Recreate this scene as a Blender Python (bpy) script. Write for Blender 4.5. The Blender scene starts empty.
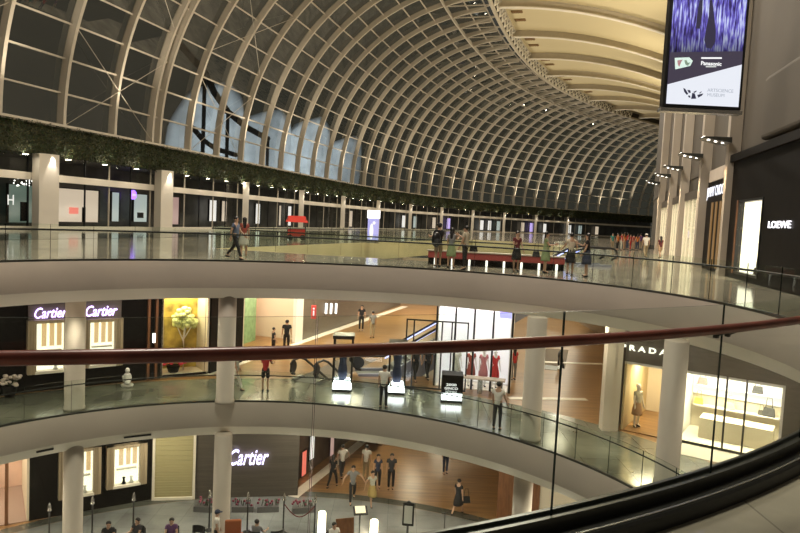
import bpy, bmesh, math, random
from math import sin, cos, pi, radians, sqrt, atan2, hypot
from mathutils import Vector, Matrix
from mathutils.geometry import delaunay_2d_cdt
random.seed(11)
SC = bpy.context.scene
COL = SC.collection
V = Vector

# ------------------------------------------------------------------ camera model (used to survey positions)
FPX = 660.0
PITCH, ROLL = radians(4.0), radians(2.8)
EYE = V((0, 0, 1.8))
FWD = V((0, cos(PITCH), -sin(PITCH)))
_u0 = V((0, sin(PITCH), cos(PITCH))); _r0 = V((1, 0, 0))
UP = _u0 * cos(ROLL) - _r0 * sin(ROLL)
RIGHT = _r0 * cos(ROLL) + _u0 * sin(ROLL)
def ray(x, y): return FWD + RIGHT * ((x - 400) / FPX) + UP * ((266.5 - y) / FPX)
def at(x, y, z):                       # point of a horizontal plane
    r = ray(x, y); return EYE + r * ((z - EYE.z) / r.z)
def aty(x, y, Y):                      # point of a plane at depth Y
    r = ray(x, y); return EYE + r * (Y / r.y)
def onwall(x, y, A, B):                # point of the upright plane through plan points A, B
    n = V((B[1] - A[1], A[0] - B[0], 0)); r = ray(x, y)
    return EYE + r * (((V((A[0], A[1], 0)) - EYE).dot(n)) / r.dot(n))
L1, B1, B2 = 0.0, -5.4, -10.8

# ------------------------------------------------------------------ tags
def tag(o, label=None, cat=None, group=None, kind=None):
    if label: o['label'] = label
    if cat: o['category'] = cat
    if group: o['group'] = group
    if kind: o['kind'] = kind
    return o
def thing(name, label, cat, loc=(0, 0, 0), rz=0.0, group=None):
    o = bpy.data.objects.new(name, None); COL.objects.link(o)
    o.location = loc; o.rotation_euler = (0, 0, rz); o.empty_display_size = .2
    return tag(o, label, cat, group)
def struct_empty(name):
    o = bpy.data.objects.new(name, None); COL.objects.link(o)
    o['kind'] = 'structure'; return o
def copy_tree(o, parent=None):
    c = o.copy(); COL.objects.link(c)
    if parent is not None: c.parent = parent
    for ch in list(o.children): copy_tree(ch, c)
    return c

# ------------------------------------------------------------------ materials
MATS = {}
def mat(name, col, rough=.5, metal=0., emit=None, es=0., var=.0, scale=4., bump=0., spec=.5, stretch=None):
    if name in MATS: return MATS[name]
    m = bpy.data.materials.new(name); m.use_nodes = True; MATS[name] = m
    nt = m.node_tree; p = nt.nodes['Principled BSDF']
    p.inputs['Base Color'].default_value = (*col, 1); p.inputs['Roughness'].default_value = rough
    p.inputs['Metallic'].default_value = metal; p.inputs['Specular IOR Level'].default_value = spec
    if emit is not None:
        p.inputs['Emission Color'].default_value = (*emit, 1); p.inputs['Emission Strength'].default_value = es
    if var or bump:
        tc = nt.nodes.new('ShaderNodeTexCoord'); nz = nt.nodes.new('ShaderNodeTexNoise')
        nz.inputs['Scale'].default_value = scale; nz.inputs['Detail'].default_value = 5
        if stretch:
            mp = nt.nodes.new('ShaderNodeMapping'); mp.inputs['Scale'].default_value = stretch
            nt.links.new(tc.outputs['Object'], mp.inputs['Vector']); nt.links.new(mp.outputs['Vector'], nz.inputs['Vector'])
        else: nt.links.new(tc.outputs['Object'], nz.inputs['Vector'])
        if var:
            rp = nt.nodes.new('ShaderNodeValToRGB')
            a = [max(0, c * (1 - var)) for c in col]; b = [min(1, c * (1 + var)) for c in col]
            rp.color_ramp.elements[0].position = .3; rp.color_ramp.elements[1].position = .7
            rp.color_ramp.elements[0].color = (*a, 1); rp.color_ramp.elements[1].color = (*b, 1)
            nt.links.new(nz.outputs['Fac'], rp.inputs['Fac']); nt.links.new(rp.outputs['Color'], p.inputs['Base Color'])
        if bump:
            bp = nt.nodes.new('ShaderNodeBump'); bp.inputs['Strength'].default_value = bump
            nt.links.new(nz.outputs['Fac'], bp.inputs['Height']); nt.links.new(bp.outputs['Normal'], p.inputs['Normal'])
    return m
def glass_mat(name, tint=(.9, .96, .93), refl=.06, rough=.0, blend=.25):
    m = bpy.data.materials.new(name); m.use_nodes = True; MATS[name] = m
    nt = m.node_tree; nt.nodes.clear()
    out = nt.nodes.new('ShaderNodeOutputMaterial'); mix = nt.nodes.new('ShaderNodeMixShader')
    tr = nt.nodes.new('ShaderNodeBsdfTransparent'); tr.inputs['Color'].default_value = (*tint, 1)
    gl = nt.nodes.new('ShaderNodeBsdfGlossy'); gl.inputs['Roughness'].default_value = rough
    lw = nt.nodes.new('ShaderNodeLayerWeight'); lw.inputs['Blend'].default_value = .5
    pw = nt.nodes.new('ShaderNodeMath'); pw.operation = 'POWER'; pw.inputs[1].default_value = 4.5
    mr = nt.nodes.new('ShaderNodeMapRange'); mr.inputs['To Min'].default_value = refl; mr.inputs['To Max'].default_value = blend
    nt.links.new(lw.outputs['Facing'], pw.inputs[0]); nt.links.new(pw.outputs[0], mr.inputs['Value']); nt.links.new(mr.outputs['Result'], mix.inputs['Fac'])
    nt.links.new(tr.outputs['BSDF'], mix.inputs[1]); nt.links.new(gl.outputs['BSDF'], mix.inputs[2])
    nt.links.new(mix.outputs['Shader'], out.inputs['Surface'])
    return m
def glow(name, col, s, base=.5):
    return mat(name, (base, base, base), .6, emit=col, es=s)
def wood_floor(name):
    m = mat(name, (.26, .14, .052), .30, var=.28, scale=1.2, stretch=(.35, 5., 1)); return m
def marble_floor(name, col, rough=.12):
    m = bpy.data.materials.new(name); m.use_nodes = True; nt = m.node_tree; p = nt.nodes['Principled BSDF']
    tc = nt.nodes.new('ShaderNodeTexCoord'); nz = nt.nodes.new('ShaderNodeTexNoise'); nz.inputs['Scale'].default_value = .45; nz.inputs['Detail'].default_value = 8
    nz.inputs['Distortion'].default_value = .3
    rp = nt.nodes.new('ShaderNodeValToRGB')
    rp.color_ramp.elements[0].position = .3; rp.color_ramp.elements[1].position = .72
    rp.color_ramp.elements[0].color = (*[c * .55 for c in col], 1); rp.color_ramp.elements[1].color = (*[min(1, c * 1.35) for c in col], 1)
    br = nt.nodes.new('ShaderNodeTexBrick'); br.inputs['Scale'].default_value = 1.0; br.inputs['Mortar Size'].default_value = .008
    br.offset = 0; br.inputs['Brick Width'].default_value = 1.2; br.inputs['Row Height'].default_value = 1.2
    br.inputs['Color1'].default_value = (1, 1, 1, 1); br.inputs['Color2'].default_value = (.86, .86, .86, 1); br.inputs['Mortar'].default_value = (.5, .5, .5, 1)
    mx = nt.nodes.new('ShaderNodeMix'); mx.data_type = 'RGBA'; mx.blend_type = 'MULTIPLY'; mx.inputs['Factor'].default_value = .8
    nt.links.new(tc.outputs['Object'], nz.inputs['Vector']); nt.links.new(tc.outputs['Object'], br.inputs['Vector'])
    nt.links.new(nz.outputs['Fac'], rp.inputs['Fac']); nt.links.new(rp.outputs['Color'], mx.inputs['A']); nt.links.new(br.outputs['Color'], mx.inputs['B'])
    nt.links.new(mx.outputs['Result'], p.inputs['Base Color'])
    p.inputs['Roughness'].default_value = rough; p.inputs['Specular IOR Level'].default_value = .8
    return m

M = dict(
    plaster=mat('warm_plaster', (.62, .54, .46), .7, var=.05, scale=.6),
    soffit=mat('cream_plaster', (.82, .75, .63), .7, var=.04, scale=.6),  # tone raised to stand in for light on the sloping gallery soffits
    yellow=mat('yellow_plaster', (.62, .55, .33), .6, var=.06, scale=.8),
    colm=mat('column_plaster', (.44, .385, .32), .65, var=.05, scale=.7),
    steel=mat('beige_painted_steel', (.56, .50, .40), .45, var=.04, scale=2),
    beam_lit=mat('lit_tone_steel', (.80, .75, .64), .5, var=.03, scale=2),  # whiter than the beige steel, standing in for light on flanges and lattice
    ceilp=mat('ceiling_sheet', (.62, .53, .32), .6),
    dark=mat('dark_stone', (.007, .0055, .0045), .5, var=.3, scale=3, spec=.12),
    taupe=mat('taupe_panel', (.12, .10, .08), .45, var=.12, scale=2, stretch=(1, 1, 6)),
    black=mat('black_metal', (.012, .012, .012), .35),
    blackrub=mat('black_rubber', (.01, .01, .01), .5),
    chrome=mat('brushed_steel', (.55, .55, .53), .25, .9),
    railw=mat('red_brown_timber', (.16, .04, .025), .32, var=.3, scale=6, stretch=(1, 1, 1)),
    kerb=mat('black_kerb_stone', (.012, .012, .011), .5, var=.2, scale=20),
    channel=mat('dark_bronze_channel', (.06, .06, .052), .3, .6),
    gedge=mat('green_glass_edge', (.02, .032, .028), .2),
    wallup=mat('umber_plaster', (.10, .086, .068), .75, var=.06, scale=.5),
    wood=wood_floor('oak_floor'),
    marble=marble_floor('grey_green_marble', (.17, .175, .135), .16),
    marble2=marble_floor('pale_grey_marble', (.24, .255, .25), .2),
    granite=marble_floor('polished_beige_granite', (.42, .38, .30), .1),
    darkgranite=marble_floor('polished_dark_granite', (.11, .115, .095), .08),
    band=mat('white_stone_band', (.82, .76, .64), .35, var=.04),
    white=mat('white_paint', (.8, .78, .74), .5),
    cream=mat('cream_wall', (.72, .64, .50), .6),
    stone=mat('beige_stone', (.45, .38, .30), .5, var=.08, scale=3),
    woodp=mat('brown_wood_panel', (.20, .085, .035), .4, var=.25, scale=2, stretch=(6, 6, 1)),
    foliage=mat('dark_leaf', (.032, .05, .015), .6, var=.6, scale=1.3),
    foliage2=mat('yellow_leaf', (.10, .085, .025), .6, var=.5, scale=1.3),
    soil=mat('planter_moss', (.05, .05, .025), .9, var=.5, scale=2),
    skin=mat('skin', (.50, .31, .21), .55), skin2=mat('skin_pale', (.62, .42, .31), .55),
    hair=mat('black_hair', (.012, .01, .009), .4), hairb=mat('brown_hair', (.05, .03, .02), .4),
    eye=mat('eye_dark', (.02, .015, .01), .2), lip=mat('lip', (.40, .15, .13), .5),
)
M['glass'] = glass_mat('balustrade_glass', (.945, .975, .95), .02, blend=.35)
M['vault'] = glass_mat('vault_glass', (.55, .58, .52), .20, .012, blend=.6)
M['shopglass'] = glass_mat('shop_glass', (.93, .95, .93), .05, blend=.4)
M['caseglass'] = glass_mat('case_glass', (.93, .96, .95), .05, blend=.4)
def cloth(name, c): return mat('cloth_' + name, c, .85, var=.08, scale=12)

# ------------------------------------------------------------------ mesh builder
class MB:
    def __init__(s): s.v = []; s.f = []; s.m = []; s.smooth = []
    def add(s, vs, fs, mi=0, sm=False):
        o = len(s.v); s.v += [tuple(v) for v in vs]
        for f in fs: s.f.append(tuple(o + i for i in f)); s.m.append(mi); s.smooth.append(sm)
        return s
    def obox(s, o, u, v, w, mi=0):
        o, u, v, w = V(o), V(u), V(v), V(w)
        vs = [o, o + u, o + u + v, o + v, o + w, o + u + w, o + u + v + w, o + v + w]
        fs = [(0, 3, 2, 1), (4, 5, 6, 7), (0, 1, 5, 4), (1, 2, 6, 5), (2, 3, 7, 6), (3, 0, 4, 7)]
        if u.cross(v).dot(w) < 0: fs = [f[::-1] for f in fs]
        return s.add(vs, fs, mi)
    def box(s, c, d, rz=0, mi=0):
        u = V((cos(rz), sin(rz), 0)); v = V((-sin(rz), cos(rz), 0)); w = V((0, 0, 1)); c = V(c)
        return s.obox(c - u * d[0] / 2 - v * d[1] / 2 - w * d[2] / 2, u * d[0], v * d[1], w * d[2], mi)
    def bar(s, a, b, w, h, up=(0, 0, 1), mi=0):
        a, b = V(a), V(b); d = (b - a); n = d.normalized(); side = n.cross(V(up))
        if side.length < 1e-5: side = n.cross(V((1, 0, 0)))
        side.normalize(); upv = side.cross(n).normalized()
        return s.obox(a - side * w / 2 - upv * h / 2, d, side * w, upv * h, mi)
    def sweep(s, path, prof, closed=False, ups=None, mi=0, cap=True, sm=False):
        """prof: list of (side, up) offsets; path: points"""
        n = len(path); k = len(prof); vs = []; P = [V(p) for p in path]
        for i in range(n):
            if closed: d = P[(i + 1) % n] - P[i - 1]
            else: d = P[min(i + 1, n - 1)] - P[max(i - 1, 0)]
            d.normalize(); up = V(ups[i]) if ups else V((0, 0, 1))
            side = d.cross(up).normalized(); upv = side.cross(d).normalized()
            for a, b in prof: vs.append(P[i] + side * a + upv * b)
        fs = []
        for i in range(n if closed else n - 1):
            j = (i + 1) % n
            for q in range(k):
                r = (q + 1) % k; fs.append((i * k + q, i * k + r, j * k + r, j * k + q))
        if cap and not closed: fs.append(tuple(range(k))[::-1]); fs.append(tuple((n - 1) * k + q for q in range(k)))
        return s.add(vs, fs, mi, sm)
    def tube(s, path, r, n=8, closed=False, mi=0):
        return s.sweep(path, [(r * cos(2 * pi * i / n), r * sin(2 * pi * i / n)) for i in range(n)], closed, mi=mi, sm=True)
    def cyl(s, c, r, h, n=20, mi=0, r2=None):
        r2 = r if r2 is None else r2
        return s.lathe([(r, 0), (r2, h)], c, n, mi)
    def lathe(s, prof, c=(0, 0, 0), n=20, mi=0, cap=True, sm=True, sx=1., sy=1.):
        vs = []; k = len(prof)
        for i in range(n):
            a = 2 * pi * i / n
            for r, z in prof: vs.append((c[0] + r * cos(a) * sx, c[1] + r * sin(a) * sy, c[2] + z))
        fs = []
        for i in range(n):
            j = (i + 1) % n
            for q in range(k - 1): fs.append((i * k + q, j * k + q, j * k + q + 1, i * k + q + 1))
        s.add(vs, fs, mi, sm)
        if cap:
            o = len(s.v) - len(vs)
            if prof[0][0] > 1e-4: s.f.append(tuple(o + i * k for i in range(n))[::-1]); s.m.append(mi); s.smooth.append(False)
            if prof[-1][0] > 1e-4: s.f.append(tuple(o + i * k + k - 1 for i in range(n))); s.m.append(mi); s.smooth.append(False)
        return s
    def ell(s, c, r, n=12, m=8, mi=0, mx=None):
        vs = []; c = V(c)
        for j in range(m + 1):
            t = pi * j / m
            for i in range(n):
                a = 2 * pi * i / n
                p = V((r[0] * sin(t) * cos(a), r[1] * sin(t) * sin(a), r[2] * cos(t)))
                if mx is not None: p = mx @ p
                vs.append(c + p)
        fs = []
        for j in range(m):
            for i in range(n):
                k = (i + 1) % n; fs.append((j * n + i, (j + 1) * n + i, (j + 1) * n + k, j * n + k))
        return s.add(vs, fs, mi, True)
    def quad(s, a, b, c, d, mi=0): return s.add([a, b, c, d], [(0, 1, 2, 3)], mi)
    def prism(s, poly, z0, z1, mi=0):
        n = len(poly)
        area = sum(poly[i][0] * poly[(i + 1) % n][1] - poly[(i + 1) % n][0] * poly[i][1] for i in range(n))
        if area < 0: poly = poly[::-1]
        vs = [(p[0], p[1], z0) for p in poly] + [(p[0], p[1], z1) for p in poly]
        fs = [tuple(range(n))[::-1], tuple(range(n, 2 * n))] + [(i, (i + 1) % n, n + (i + 1) % n, n + i) for i in range(n)]
        return s.add(vs, fs, mi)
    def join_mesh(s, me, mi=0, mx=None):
        vs = [(mx @ v.co if mx else v.co) for v in me.vertices]
        return s.add(vs, [tuple(p.vertices) for p in me.polygons], mi, True)
    def build(s, name, mats, parent=None, loc=None, rz=None):
        me = bpy.data.meshes.new(name); me.from_pydata(s.v, [], s.f)
        if not isinstance(mats, (list, tuple)): mats = [mats]
        for m in mats: me.materials.append(m)
        me.polygons.foreach_set('material_index', s.m); me.polygons.foreach_set('use_smooth', s.smooth); me.update()
        o = bpy.data.objects.new(name, me); COL.objects.link(o)
        if parent is not None: o.parent = parent
        if loc is not None: o.location = loc
        if rz is not None: o.rotation_euler = (0, 0, rz)
        return o
def bevel(o, w=.01, seg=2):
    b = o.modifiers.new('bevel', 'BEVEL'); b.width = w; b.segments = seg; b.limit_method = 'ANGLE'; return o
def inside(p, poly):
    c = False; n = len(poly)
    for i in range(n):
        x1, y1 = poly[i]; x2, y2 = poly[i - 1]
        if (y1 > p[1]) != (y2 > p[1]) and p[0] < (x2 - x1) * (p[1] - y1) / (y2 - y1) + x1: c = not c
    return c
def fill(loops, z, name, m, flip=False):
    """flat slab surface from an outer loop and holes"""
    pts = []; edges = []
    for lp in loops:
        o = len(pts); n = len(lp); pts += [V((p[0], p[1])) for p in lp]; edges += [(o + i, o + (i + 1) % n) for i in range(n)]
    vs, _, fs, *_r = delaunay_2d_cdt(pts, edges, [], 0, 1e-5)
    keep = []
    for f in fs:
        c = sum((vs[i] for i in f), V((0, 0))) / len(f)
        if inside(c, loops[0]) and not any(inside(c, h) for h in loops[1:]):
            ar = sum(vs[f[i]].x * vs[f[(i + 1) % len(f)]].y - vs[f[(i + 1) % len(f)]].x * vs[f[i]].y for i in range(len(f)))
            f = tuple(f); keep.append(f if (ar > 0) != flip else f[::-1])
    me = bpy.data.meshes.new(name); me.from_pydata([(v.x, v.y, z) for v in vs], [], keep); me.materials.append(m)
    o = bpy.data.objects.new(name, me); COL.objects.link(o); o['kind'] = 'structure'; return o
def text_mesh(txt, size, extrude=.02, shear=0., bold=0.):
    c = bpy.data.curves.new('t', 'FONT'); c.body = txt; c.size = size; c.extrude = extrude; c.shear = shear; c.offset = bold
    c.align_x = 'CENTER'; c.align_y = 'CENTER'; c.resolution_u = 3
    o = bpy.data.objects.new('t', c); COL.objects.link(o); bpy.context.view_layer.update()
    me = bpy.data.meshes.new_from_object(o.evaluated_get(bpy.context.evaluated_depsgraph_get()))
    bpy.data.objects.remove(o); return me
def lettering(name, txt, width, m, pos, xdir, updir=(0, 0, 1), parent=None, extrude=.02, shear=0., bold=0., height=None):
    """text standing at pos, reading along xdir"""
    me = text_mesh(txt, 1., extrude=0, shear=shear, bold=bold)
    xs = [v.co.x for v in me.vertices]; ys = [v.co.y for v in me.vertices]
    w = max(xs) - min(xs); hh = max(ys) - min(ys); k = width / w; ky = (height / hh) if height else k
    cx, cy = (max(xs) + min(xs)) / 2, (max(ys) + min(ys)) / 2
    X = V(xdir).normalized(); Yv = V(updir).normalized(); N = X.cross(Yv).normalized(); P = V(pos)
    mb = MB(); o = [P + X * ((v.co.x - cx) * k) + Yv * ((v.co.y - cy) * ky) for v in me.vertices]
    n = len(o); fs = [tuple(p.vertices) for p in me.polygons]
    mb.add([p + N * extrude for p in o], fs)
    edge = {}
    for f in fs:
        for i in range(len(f)): edge[(f[i], f[(i + 1) % len(f)])] = 1
    mb.add([p + N * extrude for p in o] + o, [(b, a, a + n, b + n) for (a, b) in edge if (b, a) not in edge])
    ob = mb.build(name, m, parent); bpy.data.meshes.remove(me); return ob
def area(name, loc, size, power, col=(1, .82, .6), rot=(0, 0, 0), sizey=None, spread=None):
    l = bpy.data.lights.new(name, 'AREA'); l.energy = power; l.color = col; l.size = size
    if sizey: l.shape = 'RECTANGLE'; l.size_y = sizey
    if spread: l.spread = spread
    o = bpy.data.objects.new(name, l); COL.objects.link(o); o.location = loc; o.rotation_euler = rot; return o
def spot(name, loc, target, power, col=(1, .85, .65), ang=60, blend=.6, r=.1):
    l = bpy.data.lights.new(name, 'SPOT'); l.energy = power; l.color = col; l.spot_size = radians(ang); l.spot_blend = blend; l.shadow_soft_size = r
    o = bpy.data.objects.new(name, l); COL.objects.link(o); o.location = loc
    o.rotation_euler = (V(target) - V(loc)).to_track_quat('-Z', 'Y').to_euler(); return o
def point(name, loc, power, col=(1, .85, .65), r=.15):
    l = bpy.data.lights.new(name, 'POINT'); l.energy = power; l.color = col; l.shadow_soft_size = r
    o = bpy.data.objects.new(name, l); COL.objects.link(o); o.location = loc; return o

# ================================================================== people
def bake_skin(vs, es, rs, sub=1):
    me = bpy.data.meshes.new('sk'); me.from_pydata([tuple(v) for v in vs], es, [])
    o = bpy.data.objects.new('sk', me); COL.objects.link(o)
    o.modifiers.new('s', 'SKIN'); d = me.skin_vertices[0].data
    for i, r in enumerate(rs): d[i].radius = (r, r) if not isinstance(r, tuple) else r
    d[0].use_root = True
    sb = o.modifiers.new('u', 'SUBSURF'); sb.levels = sub; sb.render_levels = sub
    bpy.context.view_layer.update()
    out = bpy.data.meshes.new_from_object(o.evaluated_get(bpy.context.evaluated_depsgraph_get()))
    bpy.data.objects.remove(o); bpy.data.meshes.remove(me); return out
def rotx(v, a): return V((v[0], v[1] * cos(a) - v[2] * sin(a), v[1] * sin(a) + v[2] * cos(a)))
def person(label, pos, face, h=1.68, top='white', bottom=('trousers', 'black'), hair='short', hairm=None, pose='stand',
           arms=((5, 8, 15), (5, 8, 15)), legs=None, female=False, skin=None, group=None, name='person', cat='person', shoes='black', lean=0., cap=None):
    """arms: (forward swing, outward, elbow bend) for each side; legs: (hip forward, knee bend) for each side, degrees; the figure faces -Y before turning"""
    skin = skin or M['skin']; hairm = hairm or M['hair']
    if legs is None:
        legs = {'stand': ((3, 4), (-2, 3)), 'walk': ((24, 10), (-18, 22)), 'sit': ((86, 88), (84, 86))}[pose]
    L = .425
    hw = .095 if not female else .1; sw = .185 if not female else .16
    hips = []; knees = []; ank = []; toes = []
    for sgn, (a, k) in zip((-1, 1), legs):
        a, k = radians(a), radians(k); hp = V((sgn * hw, 0, -.05))
        kn = hp + V((sgn * .01, -sin(a) * L, -cos(a) * L)); an = kn + V((0, -sin(a - k) * L, -cos(a - k) * L))
        f = a - k; to = an + V((sgn * .02, -.15 * cos(max(f, -.6)), -.045 - .1 * sin(max(f, -.6)) * (-1 if f > 0 else 1) * .3))
        hips.append(hp); knees.append(kn); ank.append(an); toes.append(to)
    low = min(a.z for a in ank); pz = .085 - low
    P = V((0, 0, pz)); hips, knees, ank, toes = ([q + P for q in L_] for L_ in (hips, knees, ank, toes))
    ln = radians(lean)
    def tor(x, y, z): return P + rotx(V((x, y, z)), ln)
    pel = P; spine = tor(0, -.005, .19); chest = tor(0, 0, .40); nb = tor(0, .01, .535); h0 = tor(0, -.012, .61); h1 = tor(0, -.02, .695); h2 = tor(0, -.01, .76)
    sh = []; el = []; wr = []; hd = []
    for sgn, (a, o, b) in zip((-1, 1), arms):
        a, o, b = radians(a), radians(o), radians(b)
        s0 = tor(sgn * sw, .01, .475)
        d1 = rotx(V((sgn * sin(o), 0, -cos(o))), -a); d2 = rotx(V((sgn * sin(o) * .5, 0, -cos(o * .5))), -(a + b))
        e0 = s0 + d1.normalized() * .29; w0 = e0 + d2.normalized() * .245
        sh.append(s0); el.append(e0); wr.append(w0); hd.append(d2.normalized())
    tw = 1. if not female else .9
    vs = [pel, spine, chest, nb, h0, h1, h2]; rs = [.125, .112 * tw, .135 * tw, .056, .072, .092, .06]
    es = [(0, 1), (1, 2), (2, 3), (3, 4), (4, 5), (5, 6)]
    for i in (0, 1):
        o = len(vs); vs += [hips[i], knees[i], ank[i], toes[i]]; rs += [.09, .06, .04, .03]; es += [(0, o), (o, o + 1), (o + 1, o + 2), (o + 2, o + 3)]
        o = len(vs); vs += [sh[i], el[i], wr[i]]; rs += [.058 * tw, .042 * tw, .029]; es += [(2, o), (o, o + 1), (o + 1, o + 2)]
    body = MB(); bm_ = bake_skin(vs, es, rs); body.join_mesh(bm_, 0); bpy.data.meshes.remove(bm_)
    hq = rotx(V((0, 0, 0)), 0)
    # face
    hc = (h0 + h1) / 2
    body.ell(hc + V((0, -.098, -.005)), (.013, .02, .02), 6, 5, 0)
    for sx in (-1, 1):
        body.ell(hc + V((sx * .034, -.084, .022)), (.011, .008, .007), 6, 4, 1)
        body.ell(hc + V((sx * .088, .01, .005)), (.012, .024, .032), 6, 5, 0)
    body.ell(hc + V((0, -.086, -.048)), (.024, .01, .007), 6, 4, 2)
    # hands: palm, four fingers, thumb
    for i, sgn in ((0, -1), (1, 1)):
        d = hd[i]; fwd = V((0, -1, 0)); fwd = (fwd - d * fwd.dot(d)); fwd = fwd.normalized() if fwd.length > .1 else V((0, 0, -1))
        sd = d.cross(fwd).normalized(); w0 = wr[i]
        body.bar(w0 - d * .01, w0 + d * .09, .075, .028, up=sd, mi=0)
        for q, (off, ln_) in enumerate(((-.028, .068), (-.009, .08), (.01, .075), (.028, .058))):
            a_ = w0 + d * .085 + fwd * off; b_ = a_ + d * ln_ * .55 + sd * (-sgn * .006); c_ = b_ + d * ln_ * .42 + sd * (-sgn * .018)
            body.tube([a_, b_, c_], .0085, 5)
        a_ = w0 + d * .03 - fwd * .034; body.tube([a_, a_ - fwd * .022 + d * .026, a_ - fwd * .026 + d * .056], .0095, 5)
    root = thing(name, label, cat, pos, radians(face), group)
    sc = h / 1.81
    root.scale = (sc, sc, sc)
    body.build('body', [skin, M['eye'], M['lip']], root)
    # upper garment
    tmat = cloth(*top) if isinstance(top, tuple) else MATS['cloth_' + top]
    sleeve = .55
    tv = [tor(0, 0, -.10), tor(0, 0, .05), spine, chest, tor(0, .01, .545)]; tr = [.165, .15, .135 * tw, .15 * tw, .07]; te = [(0, 1), (1, 2), (2, 3), (3, 4)]
    bare = bottom[0] == 'baredress'
    for i in (0, 1):
        if bare: continue
        o = len(tv); tv += [sh[i], sh[i].lerp(el[i], sleeve)]; tr += [.072 * tw, .06 * tw]; te += [(3, o), (o, o + 1)]
    g = bake_skin(tv, te, tr); t = MB(); t.join_mesh(g); bpy.data.meshes.remove(g); t.build('top', tmat, root)
    # lower garment
    bk, bc = bottom; bmat = MATS['cloth_' + bc]
    if bk in ('trousers', 'shorts'):
        tv = [P + V((0, 0, .13)), P]; tr = [.122, .134]; te = [(0, 1)]
        for i in (0, 1):
            o = len(tv)
            if bk == 'trousers': tv += [hips[i], knees[i], ank[i] + V((0, 0, .03))]; tr += [.098, .070, .056]; te += [(1, o), (o, o + 1), (o + 1, o + 2)]
            else: tv += [hips[i], hips[i].lerp(knees[i], .9)]; tr += [.108, .09]; te += [(1, o), (o, o + 1)]
        g = bake_skin(tv, te, tr); t = MB(); t.join_mesh(g); bpy.data.meshes.remove(g); t.build(bk, bmat, root)
    else:
        mk = (knees[0] + knees[1]) / 2; up = V((0, 0, pz))
        t = MB(); sp = abs(knees[0].y - knees[1].y) / 2; ln2 = .95 if bk != 'longskirt' else 1.5
        n = 18; rings = []
        for q in range(7):
            k = q / 6; zc = up.z + .12 - (up.z + .12 - (mk.z if bk != 'longskirt' else .12)) * k * (.98 if bk != 'longskirt' else 1)
            rx = .128 + .06 * min(1, k * 1.6) + .035 * k; ry = .115 + .05 * min(1, k * 1.5) + (sp * .8 + .03) * k
            rings.append([(rx * cos(2 * pi * i / n) * (1 + .04 * k * cos(5 * 2 * pi * i / n)), mk.y * k * .9 + ry * sin(2 * pi * i / n), zc) for i in range(n)])
        t.add(sum(rings, []), [(a * n + i, a * n + (i + 1) % n, (a + 1) * n + (i + 1) % n, (a + 1) * n + i)[::-1] for a in range(6) for i in range(n)] + [tuple(range(n)), tuple(6 * n + i for i in range(n))[::-1]], 0, True)
        t.build('skirt', bmat, root)
    # hair
    t = MB(); t.ell(h1 + V((0, .034, .022)), (.102, .095, .092), 14, 10)
    if hair == 'long':
        for q in range(6):
            k = q / 5; t.ell(h1 + V((0, .06 + .03 * k, -.02 - .3 * k)), (.1 - .025 * k, .05, .075), 10, 7)
    if hair == 'bun': t.ell(h1 + V((0, .11, .05)), (.05, .05, .05), 8, 6)
    if hair != 'none': t.build('hair', hairm, root)
    if cap:
        t = MB(); t.ell(h1 + V((0, .01, .045)), (.112, .115, .085), 14, 8); t.ell(h1 + V((0, -.12, .03)), (.075, .08, .012), 12, 5); t.build('cap', MATS['cloth_' + cap], root)
    for i in (0, 1):
        t = MB(); a, b = ank[i], toes[i]; d = (b - a); t.ell(a + V((0, -.045, -.042)), (.046, .125, .04), 10, 7, 0, Matrix.Rotation(0, 3, 'X')); t.build('shoe', MATS['cloth_' + shoes], root)
    return root
for n_, c_ in dict(white=(.78, .74, .68), cream=(.55, .48, .36), black=(.012, .012, .014), navy=(.03, .04, .08), bluegrey=(.13, .16, .24), grey=(.22, .22, .22),
                   red=(.45, .03, .03), brick=(.30, .07, .05), green=(.25, .32, .16), pale=(.5, .5, .42), khaki=(.34, .27, .17), yellow=(.45, .33, .12), tan=(.42, .28, .18),
                   charcoal=(.04, .04, .045), maroon=(.12, .02, .025), orange=(.5, .15, .03), teal=(.03, .2, .16), pink=(.5, .2, .22), purple=(.12, .05, .14), blue=(.05, .1, .3)).items():
    cloth(n_, c_)
def feet(x, y, z): p = at(x, y, z); return (p.x, p.y, z)
def handbag(label, pos, m, s=1., rz=0., name='handbag', cat='bag', group=None, strap=.25):
    r = thing(name, label, cat, pos, rz, group)
    t = MB(); w, d, h = .30 * s, .12 * s, .22 * s
    vs = [(-w / 2, -d / 2, 0), (w / 2, -d / 2, 0), (w / 2, d / 2, 0), (-w / 2, d / 2, 0), (-w * .4, -d * .3, h), (w * .4, -d * .3, h), (w * .4, d * .3, h), (-w * .4, d * .3, h)]
    t.add(vs, [(0, 3, 2, 1), (4, 5, 6, 7), (0, 1, 5, 4), (1, 2, 6, 5), (2, 3, 7, 6), (3, 0, 4, 7)]); bevel(t.build('bag_body', m, r), .015 * s)
    t = MB(); t.tube([(-w * .25, 0, h * .98), (-w * .22, 0, h + strap * s * .6), (-.05 * s, 0, h + strap * s), (.05 * s, 0, h + strap * s), (w * .22, 0, h + strap * s * .6), (w * .25, 0, h * .98)], .009 * s, 6)
    t.build('strap', m, r); return r

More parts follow.
